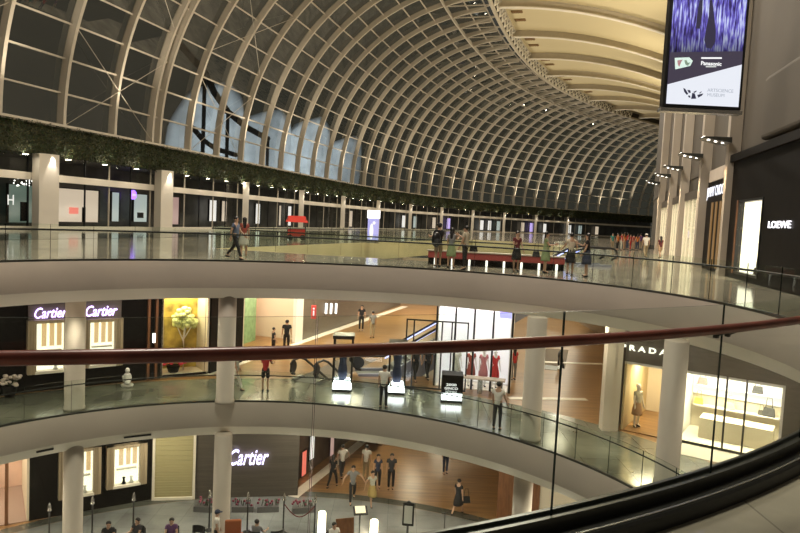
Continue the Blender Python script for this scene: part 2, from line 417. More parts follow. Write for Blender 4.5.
# ================================================================== plan curves
# facade line on the left of the mall: gently turning curve, arc length in bays of 4.95 m
BAY = 4.9494
_P = {}; _T = {}
def _head(s):
    s = s / 100
    if s < 0: return .319
    s = min(s, 2.15)
    return .31902 - .52488 * s + .97114 * s * s - .2739 * s ** 3
def _walk():
    x, y = -24.6027, 40.5373; h = BAY / 10
    for i in range(0, 461):
        _P[i] = (x, y); _T[i] = _head((i + .5) * h); x += sin(_T[i]) * h; y += cos(_T[i]) * h
    x, y = -24.6027, 40.5373
    for i in range(-1, -61, -1):
        x -= sin(.319) * h; y -= cos(.319) * h; _P[i] = (x, y); _T[i] = .319
_walk()
def fac(i, w, z):
    k = int(round(i * 10)); (x, y), t = _P[k], _T[k]
    return V((x + cos(t) * w, y - sin(t) * w, z))
def fhead(i): return _T[int(round(i * 10))]
RV, ZS = 22.2, 7.0
def vault(i, t, out=0.):           # t: angle up the quarter round, out: offset outwards
    return fac(i, RV - (RV + out) * cos(t), ZS + (RV + out) * sin(t))
TMAX = radians(86.5)
IMIN, IMAX = -3, 43

# round opening through the gallery floors: closed smooth curves fitted around a centre
CC = (-2.6, 13.8)
def fourier(pts, order=4, lam=.02):
    rows = []; rhs = []
    for (x, y) in pts:
        a = atan2(y - CC[1], x - CC[0]); rows.append([1] + [f(k * a) for k in range(1, order + 1) for f in (cos, sin)]); rhs.append(hypot(x - CC[0], y - CC[1]))
    n = len(rows[0]); A = [[sum(r[i] * r[j] for r in rows) + (lam * ((i + 1) // 2) ** 4 if i == j and i else 0) for j in range(n)] for i in range(n)]
    b = [sum(r[i] * q for r, q in zip(rows, rhs)) for i in range(n)]
    for i in range(n):                      # Gauss elimination
        pv = A[i][i]
        for j in range(i + 1, n):
            f = A[j][i] / pv
            for k in range(i, n): A[j][k] -= f * A[i][k]
            b[j] -= f * b[i]
    x = [0] * n
    for i in range(n - 1, -1, -1): x[i] = (b[i] - sum(A[i][k] * x[k] for k in range(i + 1, n))) / A[i][i]
    return lambda a: x[0] + sum(x[2 * k - 1] * cos(k * a) + x[2 * k] * sin(k * a) for k in range(1, order + 1))
def nearrail(a): return (-5.4008 + 13.226 * cos(a), 15.127 + 13.226 * sin(a))
NA0, NA1 = radians(-108), radians(-28)
l1pts = [(-11.79, 19.38), (-9.7, 21.3), (-6.11, 24.2), (-.74, 24.5), (3.71, 24.2), (6.48, 21.25), (8.57, 17.24), (-13.0, 15.5), (-13.0, 10.5)] + [nearrail(radians(a)) for a in range(-106, -44, 6)]
R1 = fourier(l1pts, 5, .01)
b1pts = [(-12.68, 20.91), (-10.24, 22.66), (-5.41, 24.52), (-.5, 24.7), (3.64, 21.9), (6.15, 19.0), (7.18, 17.71), (-14.5, 14), (-12, 6), (-5, 2.5), (2, 4.5), (7, 10)]
R2 = fourier(b1pts, 3, .05)
def ring(R, n=120, d=0.): return [(CC[0] + (R(2 * pi * i / n) + d) * cos(2 * pi * i / n), CC[1] + (R(2 * pi * i / n) + d) * sin(2 * pi * i / n)) for i in range(n)]
def rp(R, a, d=0.): return (CC[0] + (R(a) + d) * cos(a), CC[1] + (R(a) + d) * sin(a))
def circ(r, n=96, c=(-3.3, 13.5)): return [(c[0] + r * cos(2 * pi * i / n), c[1] + r * sin(2 * pi * i / n)) for i in range(n)]
canal = [(-9.0, 32.0), (-4.5, 30.9), (0., 30.3), (4.2, 29.9), (6.6, 28.9), (7.3, 29.6), (7.6, 32.5), (10.8, 41), (14.5, 52), (20, 68), (12.5, 75.5), (8, 75), (1.5, 60), (-3.5, 48)]
WALLR = [(10.2, 2), (11.3, 12), (13.13, 21.55), (15.13, 30.67), (17.72, 40.36), (20.7, 51), (23.85, 62.0), (27.5, 73), (32, 85), (37.5, 97), (45, 112), (56, 128), (70, 145), (92, 166)]

# ================================================================== floors and gallery edges
def north_left(w=-6): return [tuple(fac(i, w, 0)[:2]) for i in range(-3, 44, 2)]
outer1 = [(-40, -8), (WALLR[0][0] + .3, -8)] + [(x + .3, y) for x, y in WALLR] + [tuple(fac(43, -6, 0)[:2])] + north_left()[::-1] + [(-40, 20)]
RG = [rp(R1, a, 3.9) for a in [2 * pi * i / 96 for i in range(96)]]
fl = fill([outer1, ring(R1), canal], L1, 'floor', M['granite'])
fill([outer1, ring(R1, d=.42), canal], -1.38, 'ceiling', M['soffit'], flip=True)
rect = [(-34, -8), (30, -8), (30, 78), (-34, 78)]
pitL = [(-4.55, 28.2), (-2.75, 28.2), (-.9, 33.6), (-2.7, 33.6)]
pitR = [(7.15, 33.6), (8.75, 33.6), (10.3, 39), (8.7, 39)]
R15 = circ(15.2)
fill([R15, ring(R2)], B1, 'floor', M['marble'])
fill([rect, R15, pitL, pitR], B1, 'floor', M['wood'])
fill([rect, ring(R2, d=.42), pitL, pitR], B1 - 1.38, 'ceiling', M['soffit'], flip=True)
fill([circ(15.4)], B2, 'floor', M['marble2'])
fill([rect, circ(15.4)], B2, 'floor', M['wood'])
def fascia(R, z, name):
    mb = MB(); n = 160; prof = [(0., 0.), (0., -.92), (.03, -.96), (.42, -1.38)]
    vs = []; k = len(prof)
    for i in range(n):
        for d, h in prof: x, y = rp(R, 2 * pi * i / n, d); vs.append((x, y, z + h))
    mb.add(vs, [(i * k + q, ((i + 1) % n) * k + q, ((i + 1) % n) * k + q + 1, i * k + q + 1)[::-1] for i in range(n) for q in range(2)], 0, True)
    mb.add(vs, [(i * k + 2, ((i + 1) % n) * k + 2, ((i + 1) % n) * k + 3, i * k + 3)[::-1] for i in range(n)], 1, True)
    o = mb.build(name, [M['plaster'], M['soffit']]); o['kind'] = 'structure'; return o
fascia(R1, L1, 'trim_1'); f2 = fascia(R2, B1, 'trim_2')
def edgeband(loop, z, name, m):
    mb = MB(); n = len(loop)
    mb.add([(x, y, z) for x, y in loop] + [(x, y, z - 1.38) for x, y in loop], [(i, (i + 1) % n, n + (i + 1) % n, n + i) for i in range(n)])
    o = mb.build(name, m); o['kind'] = 'structure'
edgeband(canal, L1, 'trim_3', M['yellow'])
edgeband(pitL, B1, 'trim_4', M['plaster']); edgeband(pitR, B1, 'trim_5', M['plaster'])
# slots for air in the B1 soffit slope
mb = MB()
for a0, a1 in ((radians(122), radians(126.5)), (radians(137.5), radians(140))):
    p = [V((*rp(R2, a0 + (a1 - a0) * i / 6, .16), B1 - 1.12)) for i in range(7)]
    mb.sweep(p, [(-.05, -.03), (.05, -.03), (.05, .03), (-.05, .03)])
mb.build('air_slot', M['blackrub'], f2)
# white stone bands let into the timber floors
def floorband(a, b, z, w=.45):
    mb = MB(); mb.bar((a[0], a[1], z + .004), (b[0], b[1], z + .004), w, .02); o = mb.build('trim_6', M['band']); o['kind'] = 'structure'
floorband((-8.34, 28.61), (.6, 55.2), B1, .5); floorband((-4.29, 28.79), (4, 53.4), B2, .5)
floorband((4.8, 27.2), (8.2, 27.6), B1, .35); floorband((7.2, 34.9), (11.2, 35.2), B1, .35)
# dark border round the marble at the bottom
mb = MB(); c1 = circ(15.4, 96); c2 = circ(15.95, 96)
mb.add([(x, y, B2 + .006) for x, y in c1] + [(x, y, B2 + .006) for x, y in c2], [(i, (i + 1) % 96, 96 + (i + 1) % 96, 96 + i)[::-1] for i in range(96)])
o = mb.build('trim_7', M['darkgranite']); o['kind'] = 'structure'
# dark polished band along the facade and behind the ring
mb = MB()
for i in range(-3, 12):
    a, b, c, d = fac(i, -6, .006), fac(i, 9, .006), fac(i + 1, 9, .006), fac(i + 1, -6, .006); mb.quad(a, b, c, d)
o = mb.build('floor', M['darkgranite']); o['kind'] = 'structure'

# ================================================================== balustrades
def make_balustrade(label, curve, t0, t1, npan, z, rail_h, top_h, railr, off_rail, railm, foot=.04, gap=.012, thick=.02, cats='balustrade', nb=True, sub=4):
    """curve(t, d) gives plan points offset d away from the void"""
    c0 = curve(t0, 0); r = thing('glass_balustrade', label, cats, (c0[0], c0[1], z)); O = V((c0[0], c0[1], z))
    L = lambda t, d, h: V((*curve(t, d), z + h)) - O
    for k in range(npan):
        a = t0 + (t1 - t0) * k / npan; b = t0 + (t1 - t0) * (k + 1) / npan
        g = gap / max(1e-6, (V(curve(b, 0)) - V(curve(a, 0))).length) * (b - a) / 2
        mb = MB(); ts = [a + g + (b - a - 2 * g) * i / sub for i in range(sub + 1)]
        n = sub + 1
        vs = [L(t, .0, foot) for t in ts] + [L(t, .0, top_h) for t in ts] + [L(t, thick, foot) for t in ts] + [L(t, thick, top_h) for t in ts]
        mb.add(vs, [(i, i + 1, n + i + 1, n + i) for i in range(sub)] + [(2 * n + i, 3 * n + i, 3 * n + i + 1, 2 * n + i + 1) for i in range(sub)], 0, True)
        mb.add(vs, [(n + i, n + i + 1, 3 * n + i + 1, 3 * n + i) for i in range(sub)] + [(0, n, 3 * n, 2 * n), (sub, 2 * n + sub, 3 * n + sub, n + sub)], 1)
        mb.build('glass_panel', [M['glass'], M['gedge']], r)
    m = npan * sub
    mb = MB(); mb.tube([L(t0 + (t1 - t0) * i / m, off_rail, rail_h) for i in range(m + 1)], railr, 12); mb.build('handrail', railm, r)
    return r, L
# near balustrade at the camera
def nearcurve(t, d): return (-5.4008 + (13.226 + .075 + d - .075) * cos(t), 15.127 + (13.226 + d) * sin(t))
# joints: at azimuths through (313,420), (565,420), (725,400)
def joint_angle(x, y):
    r = ray(x, y); lo, hi = NA0, NA1
    f = lambda t: (lambda p: p[0] / p[1] - r.x / r.y)(nearcurve(t, -.08))
    for _ in range(60):
        m_ = (lo + hi) / 2
        if f(m_) < 0: lo = m_
        else: hi = m_
    return lo
ja = [joint_angle(313, 430), joint_angle(558, 420), joint_angle(718, 390)]
st = (ja[2] - ja[1]); st0 = ja[1] - ja[0]
cuts = [ja[0] - k * st0 for k in (5, 4, 3, 2, 1, 0)] + [ja[1]] + [ja[2] + k * st for k in range(7)]
c0 = nearcurve(cuts[0], 0); NB = thing('glass_balustrade', 'nearest glass balustrade, with a thick red-brown timber handrail crossing the whole picture', 'balustrade', (*c0, 0)); NO = V((*c0, 0))
NL = lambda t, d, h: V((*nearcurve(t, d), h)) - NO
for k in range(len(cuts) - 1):
    a, b = cuts[k], cuts[k + 1]; g = .0003; sub = 6; n = sub + 1
    mb = MB(); ts = [a + g + (b - a - 2 * g) * i / sub for i in range(n)]
    vs = [NL(t, -.09, .125) for t in ts] + [NL(t, -.09, 1.345) for t in ts] + [NL(t, -.08, .19) for t in ts] + [NL(t, -.08, 1.345) for t in ts]
    mb.add(vs, [(i, i + 1, n + i + 1, n + i) for i in range(sub)] + [(2 * n + i, 3 * n + i, 3 * n + i + 1, 2 * n + i + 1) for i in range(sub)], 0, True)
    mb.add(vs, [(n + i, n + i + 1, 3 * n + i + 1, 3 * n + i) for i in range(sub)] + [(0, n, 3 * n, 2 * n), (sub, 2 * n + sub, 3 * n + sub, n + sub)], 1)
    mb.build('glass_panel', [M['glass'], M['gedge']], NB)
N_ = 90; tt = [cuts[0] + (cuts[-1] - cuts[0]) * i / N_ for i in range(N_ + 1)]
mb = MB(); mb.tube([NL(t, 0, 1.2) for t in tt], .031, 16); h = mb.build('handrail', M['railw'], NB); h['label'] = 'round red-brown timber handrail'
mb = MB(); mb.sweep([NL(t, -.087, .16) for t in tt], [(-.055, -.05), (.055, -.05), (.055, .045), (.03, .045), (.03, .02), (-.03, .02), (-.03, .045), (-.055, .045)]); mb.build('base_channel', M['channel'], NB)
mb = MB(); mb.sweep([NL(t, -.02, .06) for t in tt], [(-.13, -.06), (.10, -.06), (.10, .05), (.085, .065), (-.13, .065)]); kb = mb.build('kerb', M['kerb'], NB)
mb = MB(); mb.sweep([NL(t, .05, .125) for t in tt], [(-.006, 0), (.006, 0), (.006, .01), (-.006, .01)]); mb.build('edge_strip', M['chrome'], kb)
for j in cuts[7:-1]:
    for s in (-1, 1):
        mb = MB(); t = j + s * .0055
        mb.bar(NL(t, -.10, 1.14), NL(t, -.07, 1.14), .03, .036); mb.bar(NL(t, -.075, 1.14), NL(t, -.0, 1.18), .012, .012)
        bevel(mb.build('clamp', M['channel'], h), .004)
mb = MB(); n_ = len(tt)
for i in range(n_ - 1):
    A_, B_, C_, D_ = (V((*nearcurve(t, d), .025)) for t, d in ((tt[i], .082), (tt[i + 1], .082), (tt[i + 1], 3.2), (tt[i], 3.2))); mb.quad(A_, D_, C_, B_)
    mb.quad(*(V((*nearcurve(t, .082), z)) for t, z in ((tt[i], .0), (tt[i], .025), (tt[i + 1], .025), (tt[i + 1], .0))))
o = mb.build('trim_11', M['granite']); o['kind'] = 'structure'
# far part of the gallery balustrade, level of the camera
AF0, AF1 = radians(-8), radians(205)
def ringcurve(R): return lambda t, d: rp(R, t, d + .06)
FB, _ = make_balustrade('curved glass balustrade edging the far side of the upper gallery opening', ringcurve(R1), AF0, AF1, 30, L1, .98, 1.16, .03, .1, M['blackrub'])
mb = MB(); mb.sweep([V((*rp(R1, AF0 + (AF1 - AF0) * i / 120, .07), .03)) - V(FB.location) for i in range(121)], [(-.05, -.03), (.05, -.03), (.05, .03), (-.05, .03)]); mb.build('base_channel', M['channel'], FB)
SB, _ = make_balustrade('curved glass balustrade edging the middle floor opening below', ringcurve(R2), radians(-5), radians(205), 30, B1, 1.0, 1.18, .022, .1, M['blackrub'])
mb = MB(); mb.sweep([V((*rp(R2, radians(-5) + radians(210) * i / 120, .07), B1 + .03)) - V(SB.location) for i in range(121)], [(-.05, -.03), (.05, -.03), (.05, .03), (-.05, .03)]); mb.build('base_channel', M['channel'], SB)
def polycurve(pts):
    seg = [(V(pts[i + 1]) - V(pts[i])).length for i in range(len(pts) - 1)]; tot = sum(seg)
    def f(t, d):
        s = max(0, min(.99999, t)) * tot
        for i, l in enumerate(seg):
            if s <= l: break
            s -= l
        a, b = V(pts[i]), V(pts[i + 1]); u = (b - a).normalized(); p = a + u * s; return (p.x - u.y * d, p.y + u.x * d)
    return f
make_balustrade('straight glass balustrade on the facade side of the long canal opening', polycurve([(-9.1, 31.9), (-3.6, 48), (1.4, 60), (7.9, 75)]), 0, 1, 24, L1, .98, 1.1, .035, .05, M['blackrub'], sub=1)
make_balustrade('straight glass balustrade along the shop side of the long canal opening', polycurve([(7.75, 33.6), (10.95, 41), (14.65, 52), (20.2, 68)]), 0, 1, 20, L1, .98, 1.1, .035, .05, M['blackrub'], sub=1)
make_balustrade('short glass balustrade across the near end of the canal opening, behind the standing people', polycurve([(-9.0, 31.8), (-4.5, 30.75), (0., 30.15), (4.2, 29.75), (6.5, 28.75)]), 0, 1, 10, L1, .98, 1.1, .03, .05, M['blackrub'], sub=1)

# ================================================================== round columns at the opening
for a, zb, zt in ((132, B1, L1 - 1.3), (107, B1, L1 - 1.3), (50, B1, L1 - 1.3), (27.5, B1, L1 - 1.3), (132, B2, B1 - 1.3), (107, B2, B1 - 1.3), (50, B2, B1 - 1.3), (27.5, B2, B1 - 1.3)):
    pass
colpx = [(76, 411), (225, 404), (527, 441), (661, 486)]
for x, y in colpx:
    p = at(x, y, B1)
    d = V((p.x - CC[0], p.y - CC[1])).normalized() * .18
    for z0, z1 in ((B1, -1.2), (B2, B1 - 1.2)):
        q = V((p.x + d.x, p.y + d.y, z0)) 
        if x == 527 and z0 == B2: q = V((p.x + .1, p.y + .6, z0))
        mb = MB(); mb.lathe([(.36, 0), (.36, .12), (.33, .14), (.33, z1 - z0)], (0, 0, 0), 28)
        o = mb.build('column', M['colm'], loc=q); o['kind'] = 'structure'

# ================================================================== glazed vault
VT = struct_empty('window_1')
for i in range(IMIN, IMAX + 1):
    for dd in ((-.09, .09) if i == 3 else (0,)):
        ups = []; path = []
        for q in range(33):
            t = TMAX * q / 32; k = i + dd
            path.append(vault(k, t, .2)); ups.append((vault(k, t, 1.2) - vault(k, t, .2)))
        w_ = .125
        mb = MB(); mb.sweep(path, [(-w_, -.1), (w_, -.1), (w_, .5), (-w_, .5)], ups=ups); mb.build('rib', M['steel'], VT)
NP = 15
for q in range(NP + 1):
    t = TMAX * q / NP
    mb = MB(); path = [vault(i / 2, t, .55) for i in range(2 * IMIN, 2 * IMAX + 1)]
    ups = [vault(i / 2, t, 1.5) - vault(i / 2, t, .55) for i in range(2 * IMIN, 2 * IMAX + 1)]
    mb.sweep(path, [(-.06, -.09), (.06, -.09), (.06, .12), (-.06, .12)], ups=ups); mb.build('purlin', M['steel'], VT)
mb = MB(); _jr = random.Random(21)
for i in range(IMIN, IMAX):
    for q in range(NP): mb.quad(*(vault(i + a, TMAX * (q + b) / NP, .66 + _jr.uniform(-.035, .035)) for a, b in ((0, 0), (1, 0), (1, 1), (0, 1))))
gz = mb.build('glazing', M['vault'], VT)
for i0, i1 in ((-2, 0), (1, 3), (4, 6)):
    for q0 in (0, 4):
        for a, b in (((i0, q0), (i1, q0 + 3)), ((i1, q0), (i0, q0 + 3))):
            mb = MB(); mb.tube([vault(a[0], TMAX * a[1] / NP, .3), vault(b[0], TMAX * b[1] / NP, .3)], .026, 5); mb.build('tie_rod', M['steel'], VT)
# truss along the crown of the vault
TR = struct_empty('trim_8')
w0 = 21.9
I2 = [i / 2 for i in range(2 * IMIN, 2 * IMAX + 1)]
def edgept(i, dw=0., dz=0.): return fac(i, w0 + dw, ZS + RV + .1 + dz)
mb = MB(); mb.tube([edgept(i) for i in I2], .26, 10); mb.build('crown_tube', M['steel'], TR)
mb = MB(); mb.sweep([edgept(i, .8, 1.25) for i in I2], [(-.12, -.15), (.12, -.15), (.12, .15), (-.12, .15)]); mb.build('top_chord', M['steel'], TR)
mb = MB(); mb.sweep([vault(i, radians(75), .05) for i in I2], [(-.09, -.12), (.09, -.12), (.09, .12), (-.09, .12)]); mb.build('lower_chord', M['steel'], TR)
for i in range(IMIN, IMAX):
    for a, b in ((vault(i, radians(75), .1), edgept(i + .5)), (edgept(i + .5), vault(i + 1, radians(75), .1))):
        mb = MB(); mb.bar(a, b, .11, .11); mb.build('strut', M['steel'], TR)
for i in range(0, 31):
    mb = MB()
    for k in range(2):
        a, b = i + k * .5, i + k * .5 + .5
        mb.bar(edgept(a, .4, -.1), edgept(b, .8, 1.25), .17, .17); mb.bar(edgept(b, .4, -.1), edgept(a, .8, 1.25), .17, .17); mb.bar(edgept(b, .4, -.1), edgept(b, .8, 1.25), .17, .17)
    mb.build('lattice', M['beam_lit'], TR)
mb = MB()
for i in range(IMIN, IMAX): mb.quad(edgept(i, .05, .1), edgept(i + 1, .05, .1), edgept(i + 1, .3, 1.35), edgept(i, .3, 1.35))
mb.build('dark_gap_sheet', mat('lattice_gap_dark', (.05, .042, .03), .7), TR)  # dark sheet added for the darkness seen through the open lattice

# ================================================================== opaque roof on the right of the crown
def roofz(w): return ZS + RV + .4 - .0092 * max(0, w - 22) ** 2
cm = M['ceilp']; nt = cm.node_tree
tc = nt.nodes.new('ShaderNodeTexCoord'); wv = nt.nodes.new('ShaderNodeTexWave'); wv.inputs['Scale'].default_value = 1.6; wv.bands_direction = 'Y'
bp = nt.nodes.new('ShaderNodeBump'); bp.inputs['Strength'].default_value = .5
nt.links.new(tc.outputs['Object'], wv.inputs['Vector']); nt.links.new(wv.outputs['Color'], bp.inputs['Height']); nt.links.new(bp.outputs['Normal'], nt.nodes['Principled BSDF'].inputs['Normal'])
mb = MB(); ws = [22.8 + (46.5 - 22.8) * k / 10 for k in range(11)]
ii = list(range(IMIN, 37))
vs = [fac(i, w, roofz(w) + 1.0) for i in ii for w in ws]
mb.add(vs, [(a * 11 + b, a * 11 + b + 1, (a + 1) * 11 + b + 1, (a + 1) * 11 + b) for a in range(len(ii) - 1) for b in range(10)], 0, True)
RF = mb.build('ceiling', M['ceilp']); RF['kind'] = 'structure'
for i in range(-1, 36, 3):
    mb = MB(); path = [fac(i, w, roofz(w)) for w in [22.2] + ws]
    mb.sweep(path, [(-.36, 0), (.36, 0), (.36, .12), (-.36, .12)], mi=0); mb.sweep(path, [(-.06, .1), (.06, .1), (.06, 1.05), (-.06, 1.05)], mi=1)
    mb.build('roof_beam', [M['beam_lit'], M['steel']], RF)
for i in range(-1, 24, 3):
    for k in (1.05, 1.75):
        a = fac(round((i + k) * 10) / 10, 24.2, 0); th = fhead(round((i + k) * 10) / 10)
        mb = MB(); mb.box((a.x, a.y, roofz(24.2) + .92), (1.5, .9, .12), -th); 
        for s in range(4): mb.box((a.x + cos(th) * (s - 1.5) * .36, a.y - sin(th) * (s - 1.5) * .36, roofz(24.2) + .84), (.05, .9, .06), -th)
        mb.build('grille', mat('brown_grille', (.20, .11, .035), .6), RF)

# ================================================================== hedge and planter under the vault
HZ0, HZ1 = 5.0, 7.0
mb = MB()
for i in range(IMIN, IMAX):
    for a, b in (((-1.2, HZ0), (-.25, HZ0)), ((-.25, HZ0), (-.25, HZ1 - .1)), ((-.25, HZ1 - .1), (-1.2, HZ1 - .1))):
        mb.quad(fac(i, a[0], a[1]), fac(i, b[0], b[1]), fac(i + 1, b[0], b[1]), fac(i + 1, a[0], a[1]))
o = mb.build('planter_trough', M['soil']); tag(o, 'long mossy planter trough hanging under the foot of the glass vault', 'planter')
rnd = random.Random(3); mb = MB()
for i in range(IMIN, IMAX):
    p = fac(i, 0, 6); dist = max(30, p.length); n = int(2600 * (45 / dist) ** 1.4); sz = .12 + .0022 * (dist - 30)
    for _ in range(n):
        k = i + round(rnd.random() * 10) / 10 if i < IMAX - 1 else i
        u = rnd.random(); z = HZ0 - .05 + (HZ1 - HZ0 + .12) * u - (rnd.random() ** 3) * .25
        w = -.22 + .5 * rnd.random() * (.5 + .5 * sin(u * 3))
        c = fac(k, w, z) + V((rnd.uniform(-.25, .25), rnd.uniform(-.25, .25), 0))
        d1 = V((rnd.gauss(0, 1), rnd.gauss(0, 1), rnd.gauss(0, 1) - .5)).normalized() * sz; d2 = d1.cross(V((rnd.gauss(0, 1), rnd.gauss(0, 1), rnd.gauss(0, 1)))).normalized() * sz * .45
        mb.add([c - d1 * .5, c + d2 * .5, c + d1 * .5, c - d2 * .5], [(0, 1, 2, 3)], 0 if rnd.random() < .8 else 1)
o = mb.build('hanging_foliage', [M['foliage'], M['foliage2']]); tag(o, 'dense dark green foliage trailing along the foot of the glass vault', 'foliage', kind='stuff')
mb = MB(); mb.sweep([fac(i, .0, HZ1 + .03) for i in range(IMIN, IMAX + 1)], [(-.2, -.08), (.2, -.08), (.2, .08), (-.2, .08)]); o = mb.build('trim_9', M['steel']); o['kind'] = 'structure'

# ================================================================== shop facade under the hedge (left side of the mall)
FW = struct_empty('window_2')
def frun(w, z, i0=IMIN, i1=IMAX): return [fac(i, w, z) for i in range(i0, i1 + 1)]
mb = MB(); mb.sweep(frun(-.55, 3.5), [(-.15, -.24), (.15, -.24), (.15, .24), (-.15, .24)]); mb.build('transom', M['soffit'], FW)
mb = MB(); mb.sweep(frun(-.6, .12), [(-.1, -.12), (.1, -.12), (.1, .12), (-.1, .12)]); mb.build('sill', M['soffit'], FW)
for i in range(IMIN, 36):
    for k in (0, .5):
        mb = MB(); p = fac(i + k, -.6, 0); mb.box((p.x, p.y, 2.5), (.09, .09, 5.0), -fhead(i + k)); mb.build('mullion', M['black'] if k else M['steel'], FW)
mb = MB()
for i in range(IMIN, IMAX): mb.quad(fac(i, -.62, 0), fac(i + 1, -.62, 0), fac(i + 1, -.62, 5), fac(i, -.62, 5))
mb.build('pane', M['shopglass'], FW)
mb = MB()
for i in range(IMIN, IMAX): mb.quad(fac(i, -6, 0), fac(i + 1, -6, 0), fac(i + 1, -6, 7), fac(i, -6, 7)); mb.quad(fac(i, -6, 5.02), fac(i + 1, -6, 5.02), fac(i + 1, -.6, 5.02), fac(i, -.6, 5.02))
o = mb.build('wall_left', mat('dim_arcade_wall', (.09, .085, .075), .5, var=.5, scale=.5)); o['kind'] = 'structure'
for i, wd in ((.55, 1.25), (3.1, 1.15), (6, .62), (9, .62), (12, .62), (15, .6), (18, .6), (21, .6), (24, .6), (27, .6), (30, .6), (33, .6)):
    p = fac(i, .35, 0); mb = MB(); mb.box((0, 0, 2.48), (wd, wd * .8, 4.96)); mb.box((0, 0, .1), (wd + .08, wd * .8 + .08, .2)); o = mb.build('column', M['soffit'], loc=p, rz=-fhead(i) + (pi / 2 - .35 if i < 4 else .5)); o['kind'] = 'structure'
# small ceiling lamps in the underside of the planter
lampm = glow('lamp_warm', (1, .9, .72), 40); lampw = glow('lamp_white', (1, .93, .8), 7)
lampsrc = None
k = -2.5; n = 0
while k < 34:
    kk = round(k * 10) / 10; p = fac(kk, .25, HZ0 - .16)
    if lampsrc is None:
        r = thing('ceiling_downlight', 'small round warm downlight under the trailing hedge', 'lamp', p, 0, 'downlights under the hedge')
        mb = MB(); mb.lathe([(.24, 0), (.24, -.05), (.19, -.05)], (0, 0, 0), 14, cap=False); mb.build('rim', M['chrome'], r)
        mb = MB(); mb.lathe([(.0, -.045), (.19, -.045)], (0, 0, 0), 14, cap=False); mb.build('lens', lampm, r); lampsrc = r
    else: r = copy_tree(lampsrc); r.location = p
    if kk > 9: r.scale = (1.0, 1.0, 1.0)
    k += .7 if k < 14 else 1.0
# lit shop interiors seen through the facade glass
def lit(name, label, cat, i, w, z0, z1, width, m, depth=.5, group=None, kids=()):
    p = fac(i, w, 0); th = fhead(i); r = thing(name, label, cat, (p.x, p.y, z0), -th + pi / 2, group)
    mb = MB(); mb.box((0, 0, (z1 - z0) / 2), (width, .08, z1 - z0)); mb.build('lit_panel', m, r)
    mb = MB()
    for s in (-1, 1): mb.box((s * (width / 2 + .04), -.05, (z1 - z0) / 2), (.08, .2, z1 - z0))
    mb.box((0, -.05, z1 - z0 + .04), (width + .16, .2, .08)); mb.build('frame', M['black'], r)
    for kx, kz, kw, kh, km in kids: 
        mb = MB(); mb.box((kx, -.1, kz), (kw, .1, kh)); mb.build('display', km, r)
    return r
gcream = glow('lit_cream', (1, .80, .6), .6); gpink = glow('lit_pink', (1, .6, .55), .4); gblue = glow('lit_blue', (.35, .35, 1), 2.2); gpale = glow('lit_pale', (.85, 1, .95), .42)
gwhite = glow('lit_white', (1, .96, .9), .9); gteal = glow('lit_teal', (.25, .6, .5), .13); gred = glow('lit_red', (1, .12, .08), .8); gpurple = glow('lit_purple', (.6, .45, 1), 1.0)
def fidx(x, w=-5):                        # bay index of the facade under picture column x
    best = min(range(-30, 430), key=lambda k: abs((lambda p: (p - EYE).dot(RIGHT) / (p - EYE).dot(FWD) * FPX + 400 - x if (p - EYE).dot(FWD) > 1 else 1e9)(fac(k / 10, w, 1.8)))); return best / 10
LITS = [
 ('broad cream lit shop window with a red display behind the left facade glass', 80, .9, 4.6, gcream, [(-.5, .9, .9, .5, gred), (.6, .6, .3, 1.2, M['dark'])]),
 ('tall pale blue-white shop window beside the second facade column', 116, 1.0, 1.0, gpale, []),
 ('pale lit shop window between the two wide facade columns', 142, 1.0, 2.0, gpale, [(0, .6, .8, .5, M['blackrub'])]),
 ('dim teal shop front at the far left end of the facade', 22, .8, 2.6, gteal, [(0, .8, .5, 1.4, M['dark'])]),
 ('pink lit shop window just right of the second wide column', 176, .8, 1.6, gpink, []),
 ('cool white shop window with a bluish screen behind the left facade', 213, 1.2, 1.6, gwhite, []),
 ('small bright window left of the first slim column', 226, 1.2, 1.2, gcream, []),
 ('small bright window right of the first slim column', 259, 1.0, 1.3, gwhite, []),
 ('narrow cream lit window before the second slim column', 280, .8, .8, gcream, []),
 ('narrow white lit window beside the second slim column', 290, .8, 1.2, gwhite, []),
 ('dim cream lit window after the third slim column', 352, .8, 1.4, gcream, []),
]
for lb, x, z0, wd, m, kids in LITS: lit('shop_window', lb, 'shop window', fidx(x), -5.2, z0 - .5, 3.0, wd, m, kids=kids)
_ord = 'first second third fourth fifth sixth seventh eighth ninth tenth eleventh twelfth thirteenth'.split()
for n, x in enumerate((404, 416, 434, 449, 482, 490, 499, 523, 532, 545, 570, 580, 597)):
    lit('shop_window', 'small %s lit shop window far along the arcade, %s right of the advertising totem' % (('white', 'greenish', 'cream', 'violet', 'white')[n % 5], _ord[n]), 'shop window', fidx(x), -5.2, .4, 2.8, 1.7, (gwhite, gpale, gcream, gpurple, gwhite)[n % 5], group='far lit windows of the arcade')
i_ = fidx(128.5); p = fac(i_, -4.5, 2.9); th = fhead(i_)
r = thing('shop_sign', 'small round violet neon shop sign between the wide facade columns', 'sign', p, -th + pi / 2)
mb = MB(); mb.lathe([(0, 0), (.42, 0), (.42, .1), (0, .1)], (0, 0, 0), 20); o = mb.build('disc', glow('neon_violet', (.28, .12, 1), 3), r); o.rotation_euler = (pi / 2, 0, 0)
mb = MB(); mb.box((0, -.16, 0), (.4, .05, .12)); mb.build('bar', gwhite, r)
i_ = fidx(10, -4); p = fac(i_, -4.2, 1.9)
o = lettering('shop_sign', 'H', .5, gwhite, p, (cos(-fhead(i_) + pi / 2), sin(-fhead(i_) + pi / 2), 0), height=.7); tag(o, 'white lit letter H in the shop at the far left', 'sign')
i_ = fidx(28, -3.5); p = fac(i_, -3.5, 3.15); r = thing('chandelier', 'cluster of sparkling white lamps above the lit letter at the far left', 'lamp', p, -fhead(i_) + pi / 2)
mb = MB(); rnd = random.Random(8)
